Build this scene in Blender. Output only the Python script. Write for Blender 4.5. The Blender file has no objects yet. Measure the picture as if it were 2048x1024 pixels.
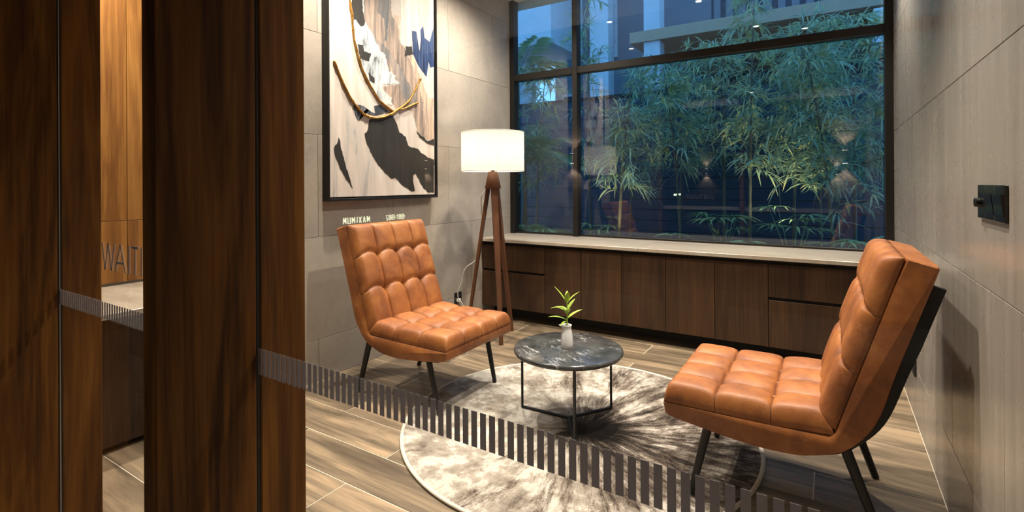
import bpy, bmesh, math, random
from mathutils import Vector, Matrix, noise as mnoise

# ------------------------------------------------------------------ camera, world, lights, exposure
scene = bpy.context.scene
COL = scene.collection
R = math.radians
random.seed(7)

cam_d = bpy.data.cameras.new('camera')
cam_d.sensor_width = 36.0
cam_d.lens = 1015.0 / 2048.0 * 36.0
cam_d.shift_y = -144.0 / 2048.0
cam_d.clip_start = 0.02
cam = bpy.data.objects.new('camera', cam_d)
COL.objects.link(cam)
cam.matrix_world = (Matrix.Translation((0, 0, 1.2)) @ Matrix.Rotation(R(32.15), 4, 'Z')
                    @ Matrix.Rotation(R(90), 4, 'X') @ Matrix.Rotation(R(-0.3), 4, 'Z'))
scene.camera = cam

world = bpy.data.worlds.new('dusk'); scene.world = world
world.use_nodes = True
bg = world.node_tree.nodes['Background']
bg.inputs[0].default_value = (0.13, 0.39, 0.80, 1)
bg.inputs[1].default_value = 2.45

vs = scene.view_settings
vs.view_transform = 'Standard'; vs.look = 'None'; vs.gamma = 1.0; vs.use_curve_mapping = False
vs.exposure = 0.12

WARM = (1.0, 0.88, 0.735)
# recessed ceiling downlights: x, y, z of ceiling, aim x, aim y, watts, cone degrees, where it hangs
DOWNLIGHTS = [
    (-2.08, 3.22, 3.0, -2.16, 3.24, 215, 145, 'over the gap between painting and lamp'),
    (-2.25, 2.00, 3.0, -2.30, 2.00, 260, 105, 'over the back of the left chair'),
    (-0.72, 2.15, 3.0, -0.95, 2.15, 300, 105, 'over the coffee table'),
    (-0.25, 1.75, 3.0, -0.28, 1.90, 250, 84, 'over the front of the right chair'),
    (0.14, 3.55, 3.0, 0.18, 3.55, 217, 84, 'over the right wall near the window'),
    (-1.10, 3.35, 3.0, -1.10, 3.35, 203, 95, 'over the worktop'),
    (-3.05, 1.05, 3.0, -3.10, 1.05, 340, 95, 'over the niche counter'),
    (-1.32, -2.5, 3.0, -1.10, -2.3, 175, 125, 'added unseen over the lobby floor to light the stripes'),  # unseen lamp, added to light the glass stripes while sparing the fins
]

# ------------------------------------------------------------------ helpers: objects and tags
def tag(o, label=None, cat=None, group=None, kind=None):
    if label: o['label'] = label
    if cat: o['category'] = cat
    if group: o['group'] = group
    if kind: o['kind'] = kind
    return o

def empty(name, loc=(0, 0, 0), rz=0.0, parent=None):
    o = bpy.data.objects.new(name, None)
    COL.objects.link(o)
    o.location = loc; o.rotation_euler = (0, 0, rz)
    o.empty_display_size = 0.1
    if parent: o.parent = parent
    return o

def link(name, me, parent=None, loc=(0, 0, 0)):
    o = bpy.data.objects.new(name, me)
    COL.objects.link(o)
    o.location = loc
    if parent: o.parent = parent
    return o

class MB:
    """collects verts and faces of one mesh"""
    def __init__(s):
        s.v = []; s.f = []; s.mi = []
    def add(s, V, F, mi=0):
        n = len(s.v)
        s.v += [tuple(p) for p in V]
        s.f += [tuple(i + n for i in q) for q in F]
        s.mi += [mi] * len(F)
        return s
    def box(s, x0, x1, y0, y1, z0, z1, b=0.0, mi=0):
        if x1 < x0: x0, x1 = x1, x0
        if y1 < y0: y0, y1 = y1, y0
        if z1 < z0: z0, z1 = z1, z0
        if b <= 0:
            V = [(x, y, z) for z in (z0, z1) for y in (y0, y1) for x in (x0, x1)]
            F = [(0, 2, 3, 1), (4, 5, 7, 6), (0, 1, 5, 4), (2, 6, 7, 3), (0, 4, 6, 2), (1, 3, 7, 5)]
            return s.add(V, F, mi)
        bm = bmesh.new()
        bmesh.ops.create_cube(bm, size=1.0)
        for v in bm.verts:
            v.co = ((x0 + x1) / 2 + v.co.x * (x1 - x0), (y0 + y1) / 2 + v.co.y * (y1 - y0), (z0 + z1) / 2 + v.co.z * (z1 - z0))
        bmesh.ops.bevel(bm, geom=list(bm.edges), offset=min(b, 0.49 * min(x1 - x0, y1 - y0, z1 - z0)), segments=2 if b > 0.004 else 1, profile=0.6, affect='EDGES')
        bm.verts.ensure_lookup_table()
        V = [v.co[:] for v in bm.verts]; F = [[v.index for v in f.verts] for f in bm.faces]
        bm.free()
        return s.add(V, F, mi)
    def prism(s, poly, plane, d0, d1, mi=0):
        """poly in two coords; plane 'xz' extrudes along y, 'yz' along x, 'xy' along z"""
        def P(a, b, d):
            return {'xz': (a, d, b), 'yz': (d, a, b), 'xy': (a, b, d)}[plane]
        n = len(poly)
        V = [P(a, b, d0) for a, b in poly] + [P(a, b, d1) for a, b in poly]
        F = [tuple(range(n)), tuple(range(2 * n - 1, n - 1, -1))]
        F += [(i, i + n, (i + 1) % n + n, (i + 1) % n) for i in range(n)]
        return s.add(V, F, mi)
    def tube(s, path, r, seg=8, cap=True, mi=0, up=None):
        pts = [Vector(p) for p in path]
        n = len(pts); rr = r if isinstance(r, (list, tuple)) else [r] * n
        V = []; F = []
        last = None
        for i, p in enumerate(pts):
            t = (pts[min(i + 1, n - 1)] - pts[max(i - 1, 0)]).normalized()
            if last is None:
                ref = Vector((0, 0, 1)) if abs(t.z) < 0.9 else Vector((1, 0, 0))
                if up: ref = Vector(up)
                a = t.cross(ref).normalized()
            else:
                a = (last - t * last.dot(t)).normalized()
            last = a
            b = t.cross(a)
            for k in range(seg):
                w = 2 * math.pi * (k + 0.5) / seg
                V.append(p + (a * math.cos(w) + b * math.sin(w)) * rr[i])
        for i in range(n - 1):
            for k in range(seg):
                F.append((i * seg + k, i * seg + (k + 1) % seg, (i + 1) * seg + (k + 1) % seg, (i + 1) * seg + k))
        if cap:
            F.append(tuple(range(seg - 1, -1, -1)))
            F.append(tuple(range((n - 1) * seg, n * seg)))
        return s.add(V, F, mi)
    def lathe(s, prof, c=(0, 0), seg=32, mi=0, close=False):
        V = []; F = []
        for r, z in prof:
            for k in range(seg):
                w = 2 * math.pi * k / seg
                V.append((c[0] + r * math.cos(w), c[1] + r * math.sin(w), z))
        n = len(prof)
        for i in range(n - 1 if not close else n):
            for k in range(seg):
                a, b = i * seg, ((i + 1) % n) * seg
                F.append((a + k, a + (k + 1) % seg, b + (k + 1) % seg, b + k))
        if not close:
            if prof[0][0] > 1e-6: F.append(tuple(range(seg - 1, -1, -1)))
            if prof[-1][0] > 1e-6: F.append(tuple(range((n - 1) * seg, n * seg)))
        return s.add(V, F, mi)
    def mesh(s, name, mats, smooth=False, angle=None):
        me = bpy.data.meshes.new(name)
        me.from_pydata(s.v, [], s.f)
        if not isinstance(mats, (list, tuple)): mats = [mats]
        for m in mats: me.materials.append(m)
        if len(mats) > 1: me.polygons.foreach_set('material_index', s.mi)
        bm = bmesh.new(); bm.from_mesh(me)
        bmesh.ops.recalc_face_normals(bm, faces=bm.faces)
        bm.to_mesh(me); bm.free()
        if smooth or angle:
            me.polygons.foreach_set('use_smooth', [True] * len(me.polygons))
            if angle: me.set_sharp_from_angle(angle=R(angle))
        me.update()
        return me
    def build(s, name, mats, parent=None, smooth=False, angle=None, loc=(0, 0, 0)):
        return link(name, s.mesh(name, mats, smooth, angle), parent, loc)

def copy_tree(o, parent=None):
    c = o.copy(); COL.objects.link(c)
    c.parent = parent
    for ch in list(o.children):
        copy_tree(ch, c)
    return c

# ------------------------------------------------------------------ helpers: materials
class NT:
    def __init__(s, name):
        s.m = bpy.data.materials.new(name); s.m.use_nodes = True
        s.t = s.m.node_tree; s.t.nodes.clear()
        s.out = s.n('ShaderNodeOutputMaterial')
    def n(s, typ, **kw):
        nd = s.t.nodes.new(typ)
        for k, v in kw.items():
            if k.startswith('_'):
                key = k[1:]
                key = int(key) if key.isdigit() else key.replace('_', ' ')
                nd.inputs[key].default_value = v
            else: setattr(nd, k, v)
        return nd
    def l(s, a, b): s.t.links.new(a, b)
    def coords(s, scale=(1, 1, 1), rnd=True, kind='Object', rot=(0, 0, 0)):
        tc = s.n('ShaderNodeTexCoord'); mp = s.n('ShaderNodeMapping')
        mp.inputs['Scale'].default_value = scale
        mp.inputs['Rotation'].default_value = rot
        src = tc.outputs[kind]
        if rnd:
            oi = s.n('ShaderNodeObjectInfo')
            mu = s.n('ShaderNodeVectorMath', operation='SCALE'); mu.inputs[0].default_value = (17.3, 9.1, 23.7)
            s.l(oi.outputs['Random'], mu.inputs['Scale'])
            ad = s.n('ShaderNodeVectorMath', operation='ADD')
            s.l(src, ad.inputs[0]); s.l(mu.outputs[0], ad.inputs[1]); src = ad.outputs[0]
        s.l(src, mp.inputs['Vector'])
        return mp.outputs[0]
    def noise(s, vec, scale=5, detail=4, rough=0.55, dist=0.0):
        nd = s.n('ShaderNodeTexNoise', _Scale=scale, _Detail=detail, _Roughness=rough, _Distortion=dist)
        if vec is not None: s.l(vec, nd.inputs['Vector'])
        return nd.outputs['Fac']
    def ramp(s, fac, stops, interp='LINEAR'):
        r = s.n('ShaderNodeValToRGB'); r.color_ramp.interpolation = interp
        el = r.color_ramp.elements
        while len(el) < len(stops): el.new(0.5)
        for e, (p, c) in zip(el, stops):
            e.position = p
            e.color = (c, c, c, 1) if isinstance(c, (int, float)) else (*c[:3], 1)
        s.l(fac, r.inputs[0])
        return r.outputs[0]
    def mix(s, fac, a, b, mode='MIX'):
        nd = s.n('ShaderNodeMix', data_type='RGBA', blend_type=mode)
        for sock, val in ((nd.inputs[0], fac), (nd.inputs[6], a), (nd.inputs[7], b)):
            if isinstance(val, (int, float)): sock.default_value = val if sock.type == 'VALUE' else (val, val, val, 1)
            elif isinstance(val, (tuple, list)): sock.default_value = (*val[:3], 1)
            else: s.l(val, sock)
        return nd.outputs[2]
    def math(s, op, a, b=0.0, clamp=False):
        nd = s.n('ShaderNodeMath', operation=op, use_clamp=clamp)
        for sock, val in ((nd.inputs[0], a), (nd.inputs[1], b)):
            if isinstance(val, (int, float)): sock.default_value = val
            else: s.l(val, sock)
        return nd.outputs[0]
    def bump(s, h, strength=0.3, dist=0.002):
        b = s.n('ShaderNodeBump', _Strength=strength, _Distance=dist)
        s.l(h, b.inputs['Height']); return b.outputs[0]
    def bsdf(s, color, rough=0.5, metal=0.0, normal=None, spec=0.5, **kw):
        p = s.n('ShaderNodeBsdfPrincipled')
        for key, val in (('Base Color', color), ('Roughness', rough), ('Metallic', metal), ('Specular IOR Level', spec)):
            if isinstance(val, (int, float)): p.inputs[key].default_value = val
            elif isinstance(val, (tuple, list)): p.inputs[key].default_value = (*val[:3], 1)
            else: s.l(val, p.inputs[key])
        for k, v in kw.items(): p.inputs[k.replace('_', ' ')].default_value = v
        if normal is not None: s.l(normal, p.inputs['Normal'])
        s.l(p.outputs[0], s.out.inputs[0])
        return p

def plain(name, color, rough=0.5, metal=0.0, spec=0.5, var=0.12, scale=30):
    t = NT(name); v = t.coords()
    f = t.noise(v, scale, 3)
    c = t.mix(f, tuple(x * (1 - var) for x in color), tuple(min(1, x * (1 + var)) for x in color))
    t.bsdf(c, rough, metal, spec=spec)
    return t.m

def wood(name, dark, mid, light, axis='z', rough=0.45, fine=1.0, figure=0.5, bump=0.15, spec=0.5, pw=0.35, knots=False):
    t = NT(name)
    def sc(a, b): return {'x': (b, a, a), 'y': (a, b, a), 'z': (a, a, b)}[axis]
    v1 = t.coords(sc(9 * fine, 0.55)); v2 = t.coords(sc(120 * fine, 3.0)); v3 = t.coords(sc(3.2, 0.5))
    big = t.noise(v3, 1.0, 3, 0.5, 1.2)
    # growth figure: rings bent by a slow noise
    ring = t.math('SINE', t.math('MULTIPLY', t.noise(v1, 1.2, 4, 0.55, 0.8), 26.0))
    ring = t.math('ADD', t.math('MULTIPLY', ring, 0.5), 0.5)
    pore = t.noise(v2, 1.0, 4, 0.7)
    f = t.math('ADD', t.math('MULTIPLY', big, 0.75), t.math('ADD', t.math('MULTIPLY', ring, 0.22 * figure), t.math('MULTIPLY', pore, pw)))
    f = t.math('SUBTRACT', f, 0.005 + 0.5 * pw + 0.11 * figure)
    c = t.ramp(f, [(0.08, dark), (0.42, mid), (0.85, light)])
    if knots:
        vk = t.n('ShaderNodeTexVoronoi', _Scale=2.6); t.l(t.coords(sc(1.0, 0.42)), vk.inputs['Vector'])
        c = t.mix(1.0, c, t.ramp(vk.outputs['Distance'], [(0.03, 0.18), (0.07, 0.75), (0.09, 1.35), (0.16, 1.0)]), 'MULTIPLY')
    t.bsdf(c, rough, normal=t.bump(pore, bump, 0.0015), spec=spec)
    return t.m

def glass(name, tint=(1, 1, 1), r0=0.04):
    t = NT(name)
    lw = t.n('ShaderNodeLayerWeight', _Blend=0.5)
    p5 = t.math('POWER', lw.outputs['Facing'], 5.0)
    f = t.math('ADD', t.math('MULTIPLY', p5, 1 - r0), r0)
    tr = t.n('ShaderNodeBsdfTransparent'); tr.inputs[0].default_value = (*tint, 1)
    gl = t.n('ShaderNodeBsdfGlossy'); gl.inputs['Roughness'].default_value = 0.0
    gl.inputs[0].default_value = (1, 1, 1, 1)
    mx = t.n('ShaderNodeMixShader')
    t.l(f, mx.inputs[0]); t.l(tr.outputs[0], mx.inputs[1]); t.l(gl.outputs[0], mx.inputs[2])
    t.l(mx.outputs[0], t.out.inputs[0])
    return t.m

def emit(name, color, strength):
    t = NT(name)
    e = t.n('ShaderNodeEmission', _Strength=strength); e.inputs[0].default_value = (*color, 1)
    t.l(e.outputs[0], t.out.inputs[0])
    return t.m

def tile_mat(name, base, streak=0.0, rough=0.42):
    t = NT(name)
    v = t.coords((1, 1, 1))
    cloud = t.noise(v, 2.6, 6, 0.62, 0.4)
    fine = t.noise(v, 38, 5, 0.7)
    speck = t.noise(v, 150, 3, 0.6)
    f = t.math('ADD', t.math('MULTIPLY', cloud, 0.62), t.math('ADD', t.math('MULTIPLY', fine, 0.25), t.math('MULTIPLY', speck, 0.13)))
    if streak:
        vs_ = t.coords((2, 9, 0.5))
        st = t.noise(vs_, 2.0, 5, 0.6)
        f = t.math('ADD', t.math('MULTIPLY', f, 1 - streak), t.math('MULTIPLY', st, streak))
    c = t.ramp(f, [(0.30, tuple(x * 0.70 for x in base)), (0.50, base), (0.70, tuple(min(1, x * 1.25) for x in base))])
    oi = t.n('ShaderNodeObjectInfo')
    c = t.mix(1.0, c, t.ramp(oi.outputs['Random'], [(0, 0.90), (1, 1.0)]), 'MULTIPLY')
    rg = t.ramp(cloud, [(0.3, rough + 0.08), (0.7, rough - 0.06)])
    t.bsdf(c, rg, normal=t.bump(fine, 0.04, 0.002))
    return t.m

M = {}
M['tile'] = tile_mat('beige_stone_tile', (0.40, 0.355, 0.305), 0.0, 0.45)
M['tile_r'] = tile_mat('grey_stone_tile', (0.33, 0.298, 0.262), 0.6, 0.27)
M['grout_wall'] = plain('wall_grout', (0.16, 0.135, 0.11), 0.8)
M['grout_floor'] = plain('floor_grout', (0.62, 0.55, 0.44), 0.8)
M['ceiling'] = plain('ceiling_paint', (0.62, 0.59, 0.55), 0.8)
M['plaster'] = plain('plaster', (0.42, 0.39, 0.35), 0.8)
M['fin'] = wood('teak_fin', (0.028, 0.0085, 0.0014), (0.150, 0.058, 0.0085), (0.34, 0.150, 0.025), 'z', 0.6, 0.8, 1.1, spec=0.25, pw=0.6, knots=True)
M['oak'] = wood('honey_oak', (0.19, 0.072, 0.013), (0.37, 0.165, 0.036), (0.52, 0.255, 0.068), 'z', 0.5, 1.0, 1.1, pw=0.6)
M['cab'] = wood('walnut_veneer', (0.014, 0.0062, 0.0026), (0.046, 0.0215, 0.0088), (0.098, 0.046, 0.018), 'z', 0.55, 1.5, 0.6, spec=0.3, pw=0.9)
M['lampwood'] = wood('lamp_teak', (0.045, 0.016, 0.007), (0.11, 0.042, 0.018), (0.18, 0.075, 0.034), 'z', 0.4, 2.0, 0.3)
M['black'] = plain('black_metal', (0.010, 0.010, 0.011), 0.42, 0.3)
M['frame_black'] = plain('window_frame_black', (0.011, 0.0095, 0.009), 0.38, 0.2)
M['black_matte'] = plain('black_matte', (0.008, 0.008, 0.008), 0.7)
M['glass'] = glass('clear_partition_glass', (0.975, 0.985, 0.98), 0.030)
M['win_glass'] = glass('window_glass', (0.90, 0.95, 0.96), 0.050)
M['film'] = plain('grey_vinyl_film', (0.58, 0.54, 0.57), 0.6)
M['white_ceramic'] = plain('white_ceramic', (0.74, 0.75, 0.76), 0.35, var=0.03)
M['white_plastic'] = plain('white_plastic', (0.75, 0.74, 0.70), 0.4, var=0.03)
M['steel'] = plain('brushed_steel', (0.55, 0.53, 0.50), 0.3, 1.0)
M['switch'] = plain('glossy_black_plastic', (0.012, 0.012, 0.013), 0.12)

# travertine worktop
t = NT('travertine'); v = t.coords((1.2, 9, 9)); v2 = t.coords((1, 3, 3))
f = t.math('ADD', t.math('MULTIPLY', t.noise(v, 2.2, 6, 0.6, 0.5), 0.65), t.math('MULTIPLY', t.noise(v2, 30, 4, 0.6), 0.35))
t.bsdf(t.ramp(f, [(0.3, (0.25, 0.205, 0.16)), (0.5, (0.37, 0.318, 0.255)), (0.7, (0.46, 0.41, 0.34))]), 0.3)
M['travertine'] = t.m

# floor planks: grey-brown timber-look porcelain, banded along the length
t = NT('plank_tile')
v = t.coords((0.9, 7.5, 1)); v2 = t.coords((3, 60, 1)); v3 = t.coords((0.35, 2.4, 1))
a = t.noise(v, 1.3, 5, 0.6, 1.3); b = t.noise(v2, 1.0, 4, 0.65); c3 = t.noise(v3, 1.1, 2, 0.5, 0.8)
f = t.math('ADD', t.math('MULTIPLY', a, 0.52), t.math('ADD', t.math('MULTIPLY', b, 0.18), t.math('MULTIPLY', c3, 0.30)))
col = t.ramp(f, [(0.36, (0.056, 0.041, 0.027)), (0.455, (0.122, 0.092, 0.061)), (0.53, (0.215, 0.161, 0.106)), (0.62, (0.355, 0.258, 0.165))])
vor = t.n('ShaderNodeTexVoronoi', _Scale=1.1); t.l(t.coords((1.0, 4.0, 1)), vor.inputs['Vector'])
knot = t.ramp(vor.outputs['Distance'], [(0.0, 0.35), (0.055, 1.0)])
col = t.mix(0.7, col, knot, 'MULTIPLY')
t.bsdf(col, t.ramp(a, [(0.3, 0.42), (0.7, 0.30)]), normal=t.bump(b, 0.1, 0.001))
M['plank'] = t.m

# tan leather with pale creases
t = NT('tan_leather')
v = t.coords((1, 1, 1), rnd=False)
blot = t.noise(v, 7, 5, 0.6, 0.6); fin = t.noise(v, 180, 3, 0.6)
base = t.ramp(blot, [(0.30, (0.160, 0.047, 0.0115)), (0.5, (0.275, 0.090, 0.021)), (0.70, (0.385, 0.146, 0.036))])
def wrinkle(scale, width, rot):
    mp = t.n('ShaderNodeMapping'); mp.inputs['Scale'].default_value = (1.0, 1.5, 0.7); mp.inputs['Rotation'].default_value = rot
    t.l(v, mp.inputs[0])
    n_ = t.noise(mp.outputs[0], scale, 5, 0.62, 1.6)
    return t.ramp(t.math('ABSOLUTE', t.math('SUBTRACT', n_, 0.5)), [(0.0, 1.0), (width, 0.0)])
line = t.math('MAXIMUM', wrinkle(15, 0.010, (0.5, 0.3, 0.7)), wrinkle(24, 0.010, (-0.6, 0.2, -0.5)))
gate = t.ramp(t.noise(v, 10, 3, 0.6), [(0.44, 0.0), (0.60, 1.0)])
cr = t.math('MULTIPLY', line, gate)
colr = t.mix(t.math('MULTIPLY', cr, 0.34), base, (0.60, 0.29, 0.13))
h = t.math('SUBTRACT', t.math('MULTIPLY', fin, 0.35), t.math('MULTIPLY', cr, 0.5))
t.bsdf(colr, t.ramp(blot, [(0.3, 0.60), (0.7, 0.47)]), normal=t.bump(h, 0.35, 0.0014))
M['leather'] = t.m
M['leather_dark'] = plain('leather_seam', (0.055, 0.016, 0.005), 0.6)

# black marble with white veins
t = NT('black_marble')
v = t.coords((1, 1, 1), rnd=False, rot=(0, 0, 0.5))
def vein(scale, width, sc3, dist):
    mp = t.n('ShaderNodeMapping'); mp.inputs['Scale'].default_value = sc3; mp.inputs['Rotation'].default_value = (0, 0, 0.25 * scale)
    t.l(v, mp.inputs[0])
    n_ = t.noise(mp.outputs[0], scale, 7, 0.60, dist)
    return t.ramp(t.math('ABSOLUTE', t.math('SUBTRACT', n_, 0.5)), [(0.0, 1.0), (width * 0.35, 0.5), (width, 0.0)])
ln = t.math('MAXIMUM', vein(2.6, 0.012, (1.0, 3.0, 1.0), 0.7), t.math('MULTIPLY', vein(6.0, 0.012, (1.0, 2.6, 1.0), 0.4), 0.7))
gate = t.ramp(t.noise(v, 6.0, 4, 0.6), [(0.50, 0.0), (0.66, 1.0)])
cloud = t.noise(v, 9, 5, 0.65)
base = t.ramp(cloud, [(0.3, (0.016, 0.017, 0.018)), (0.7, (0.075, 0.078, 0.080))])
colr = t.mix(t.math('MULTIPLY', ln, gate), base, (0.68, 0.68, 0.66))
t.bsdf(colr, 0.13, spec=0.5)
M['marble'] = t.m

# lamp shade linen (lets light through)
t = NT('linen_shade')
v = t.coords((1, 1, 0.02), rnd=False)
sl = t.noise(v, 130, 3, 0.7); v2 = t.coords((1, 1, 1), rnd=False)
cc = t.mix(sl, (0.70, 0.64, 0.55), (0.92, 0.88, 0.81))
df = t.n('ShaderNodeBsdfDiffuse'); tl = t.n('ShaderNodeBsdfTranslucent'); mx = t.n('ShaderNodeMixShader', _0=0.45)
t.l(cc, df.inputs[0]); t.l(cc, tl.inputs[0]); t.l(df.outputs[0], mx.inputs[1]); t.l(tl.outputs[0], mx.inputs[2]); t.l(mx.outputs[0], t.out.inputs[0])
M['linen'] = t.m

# rug: radial brush strokes thrown out from a dark core
t = NT('splash_rug')
tc = t.n('ShaderNodeTexCoord'); mp = t.n('ShaderNodeMapping'); mp.inputs['Location'].default_value = (-0.06, 0.05, 0)
t.l(tc.outputs['Object'], mp.inputs[0])
nz = t.n('ShaderNodeTexNoise', _Scale=2.2, _Detail=5.0); t.l(mp.outputs[0], nz.inputs['Vector'])
wr = t.n('ShaderNodeVectorMath', operation='MULTIPLY_ADD'); wr.inputs[1].default_value = (0.14, 0.14, 0); t.l(nz.outputs['Color'], wr.inputs[0]); t.l(mp.outputs[0], wr.inputs[2])
of = t.n('ShaderNodeVectorMath', operation='SUBTRACT'); of.inputs[1].default_value = (0.07, 0.07, 0); t.l(wr.outputs[0], of.inputs[0])
sx = t.n('ShaderNodeSeparateXYZ'); t.l(of.outputs[0], sx.inputs[0])
ang = t.math('ARCTAN2', sx.outputs[1], sx.outputs[0])
ln_ = t.n('ShaderNodeVectorMath', operation='LENGTH'); t.l(of.outputs[0], ln_.inputs[0]); rad = ln_.outputs['Value']
cs = t.math('COSINE', ang); sn = t.math('SINE', ang)
def polar(k, kr):
    cb = t.n('ShaderNodeCombineXYZ')
    t.l(t.math('MULTIPLY', cs, k), cb.inputs[0]); t.l(t.math('MULTIPLY', sn, k), cb.inputs[1]); t.l(t.math('MULTIPLY', rad, kr), cb.inputs[2])
    return cb.outputs[0]
s1 = t.noise(polar(2.6, 2.0), 1.5, 4, 0.6); s2 = t.noise(polar(8.0, 3.0), 1.7, 8, 0.76); s3 = t.noise(polar(20, 5), 1.7, 6, 0.75)
pile = t.noise(tc.outputs['Object'], 170, 3, 0.75)
cloud = t.noise(tc.outputs['Object'], 5.5, 10, 0.74)
f = t.math('ADD', t.math('MULTIPLY', s1, 0.36), t.math('ADD', t.math('MULTIPLY', s2, 0.42), t.math('MULTIPLY', s3, 0.22)))
# strokes are darker towards +x (right of the table) and at the core
east = t.math('MULTIPLY', t.math('ADD', t.math('MULTIPLY', cs, 0.75), t.math('MULTIPLY', sn, 0.25)), 0.085)
core = t.ramp(rad, [(0.0, 0.22), (0.20, 0.03), (0.40, 0.0)])
f = t.math('SUBTRACT', t.math('SUBTRACT', f, east), core)
f = t.math('ADD', f, t.math('MULTIPLY', t.math('SUBTRACT', pile, 0.5), 0.17))
col = t.ramp(f, [(0.37, (0.016, 0.013, 0.011)), (0.42, (0.085, 0.066, 0.054)), (0.455, (0.20, 0.168, 0.142)), (0.485, (0.32, 0.288, 0.250)), (0.52, (0.43, 0.398, 0.350)), (0.62, (0.50, 0.468, 0.415))])
grey = t.ramp(cloud, [(0.46, (1.0, 1.0, 1.0)), (0.50, (0.62, 0.585, 0.55)), (0.57, (0.44, 0.40, 0.37)), (0.64, (0.22, 0.185, 0.16))])
col = t.mix(0.85, col, grey, 'MULTIPLY')
t.bsdf(col, 0.9, normal=t.bump(pile, 0.5, 0.004), spec=0.15)
M['rug'] = t.m
M['rug_edge'] = plain('rug_binding', (0.56, 0.51, 0.43), 0.85)

# ------------------------------------------------------------------ the room shell
XL, XR, YG, YW = -2.675, 0.357, 0.638, 4.22       # left wall, right wall, glass partition, window
CEIL = 3.0

def struct(o): o['kind'] = 'structure'; return o

M['lobby_dim'] = plain('lobby_dimming_slab', (0.05, 0.042, 0.036), 0.5)
# floor: grout bed with timber-look planks laid in half bond
fl = struct(MB().box(-6.6, 3.2, -4.1, 4.26, -0.06, -0.002).build('floor', M['grout_floor']))
PW, PL, GAP = 0.2145, 1.06, 0.005
plank_mesh = {}
def plank(x0, x1, y0):
    key = round(x1 - x0, 3)
    if key not in plank_mesh:
        plank_mesh[key] = MB().box(-key / 2 + GAP / 2, key / 2 - GAP / 2, -PW / 2 + GAP / 2, PW / 2 - GAP / 2, -0.010, 0.0, 0.0008).mesh('plank', M['plank'])
    link('plank', plank_mesh[key], fl, ((x0 + x1) / 2, y0 + PW / 2, 0))
struct(MB().box(-6.6, 3.2, -4.1, -0.345, -0.0019, 0.0).build('floor_lobby_dimmer', M['lobby_dim']))  # dark slab added out of view to dim the floor reflected in the partition
for n in range(-8, 13):
    y0 = 1.372 + n * PW
    off = -0.063 if n % 2 == 0 else -0.6
    k0 = -3 if y0 > 0.5 else -3
    for k in range(-4, 3):
        x0 = off + k * PL; x1 = x0 + PL
        lo, hi = (-2.74 if y0 > 1.62 else -3.75), (XR if y0 + PW > YG else 1.7)
        x0, x1 = max(x0, lo), min(x1, hi)
        if x1 - x0 > 0.02: plank(x0, x1, y0)

def wall_tiles(wall, x, d, rows, y0, y1, offs, mat, w=0.632, g=0.0022):
    """tiles standing on a wall plane x, thickness towards d; rows are z limits"""
    cache = {}
    for r, (za, zb) in enumerate(rows):
        o = offs[r % 2]
        k = math.floor((y0 - o) / w)
        while o + k * w < y1:
            a, b = max(o + k * w, y0), min(o + (k + 1) * w, y1)
            k += 1
            if b - a < 0.015: continue
            key = (round(b - a, 3), round(zb - za, 3))
            if key not in cache:
                hw, hz = key[0] / 2 - g / 2, key[1] / 2 - g / 2
                cache[key] = MB().box(0, d * 0.010, -hw, hw, -hz, hz, 0.0009).mesh('tile', mat)
            link('tile', cache[key], wall, (x - d * 0.010, (a + b) / 2, (za + zb) / 2))

wl = struct(MB().box(XL - 0.14, XL - 0.0085, 1.70, YW + 0.16, 0, CEIL).build('wall_left', M['grout_wall']))
wall_tiles(wl, XL, 1, [(0, .25), (.25, .88), (.88, 1.51), (1.51, 2.14), (2.14, 2.775), (2.775, CEIL)], 1.70, YW + 0.02, (3.275, 3.59), M['tile'])
wr_ = struct(MB().box(XR + 0.0085, XR + 0.16, 0.58, YW + 0.16, 0, CEIL).build('wall_right', M['grout_wall']))
wall_tiles(wr_, XR, -1, [(0, .267), (.267, .908), (.908, 1.54), (1.54, 2.175), (2.175, 2.81), (2.81, CEIL)], 0.60, YW + 0.02, (2.02, 2.325), M['tile_r'])
struct(MB().box(XL - 0.1, XR + 0.1, YW + 0.06, YW + 0.2, 0, 0.69).build('wall_back', M['plaster']))
struct(MB().box(-6.7, 3.3, -4.2, YW + 0.3, CEIL, CEIL + 0.1).build('ceiling', M['ceiling']))

# lift lobby behind the camera: planked wall, side walls, a pier
M['lobby'] = wood('lobby_planks', (0.03, 0.018, 0.010), (0.07, 0.044, 0.026), (0.11, 0.075, 0.048), 'x', 0.55, 0.8, 0.4)
lob = struct(MB().box(-6.7, 3.3, -4.2, -4.03, 0, CEIL).build('wall_lobby', M['black_matte']))
pm = MB().box(-4.95, 4.95, 0, 0.028, 0.004, 0.146, 0.003).mesh('plank', M['lobby'])
for k in range(20): link('plank', pm, lob, (-1.7, -4.03, k * 0.15))
struct(MB().box(-6.7, -6.55, -4.03, 0.58, 0, CEIL).build('wall_lobby_left', M['plaster']))
struct(MB().box(3.15, 3.3, -4.03, 0.60, 0, CEIL).build('wall_lobby_right', M['plaster']))
struct(MB().box(XR + 0.16, 3.3, 0.60, 0.75, 0, CEIL).build('wall_lobby_front', M['lobby']))
struct(MB().box(-6.7, -2.262, 0.58, 0.70, 0, CEIL).build('wall_lobby_return', M['lobby']))
struct(MB().box(-2.95, -2.402, -1.40, -0.45, 0, CEIL).build('wall_pier', M['lobby']))

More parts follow.
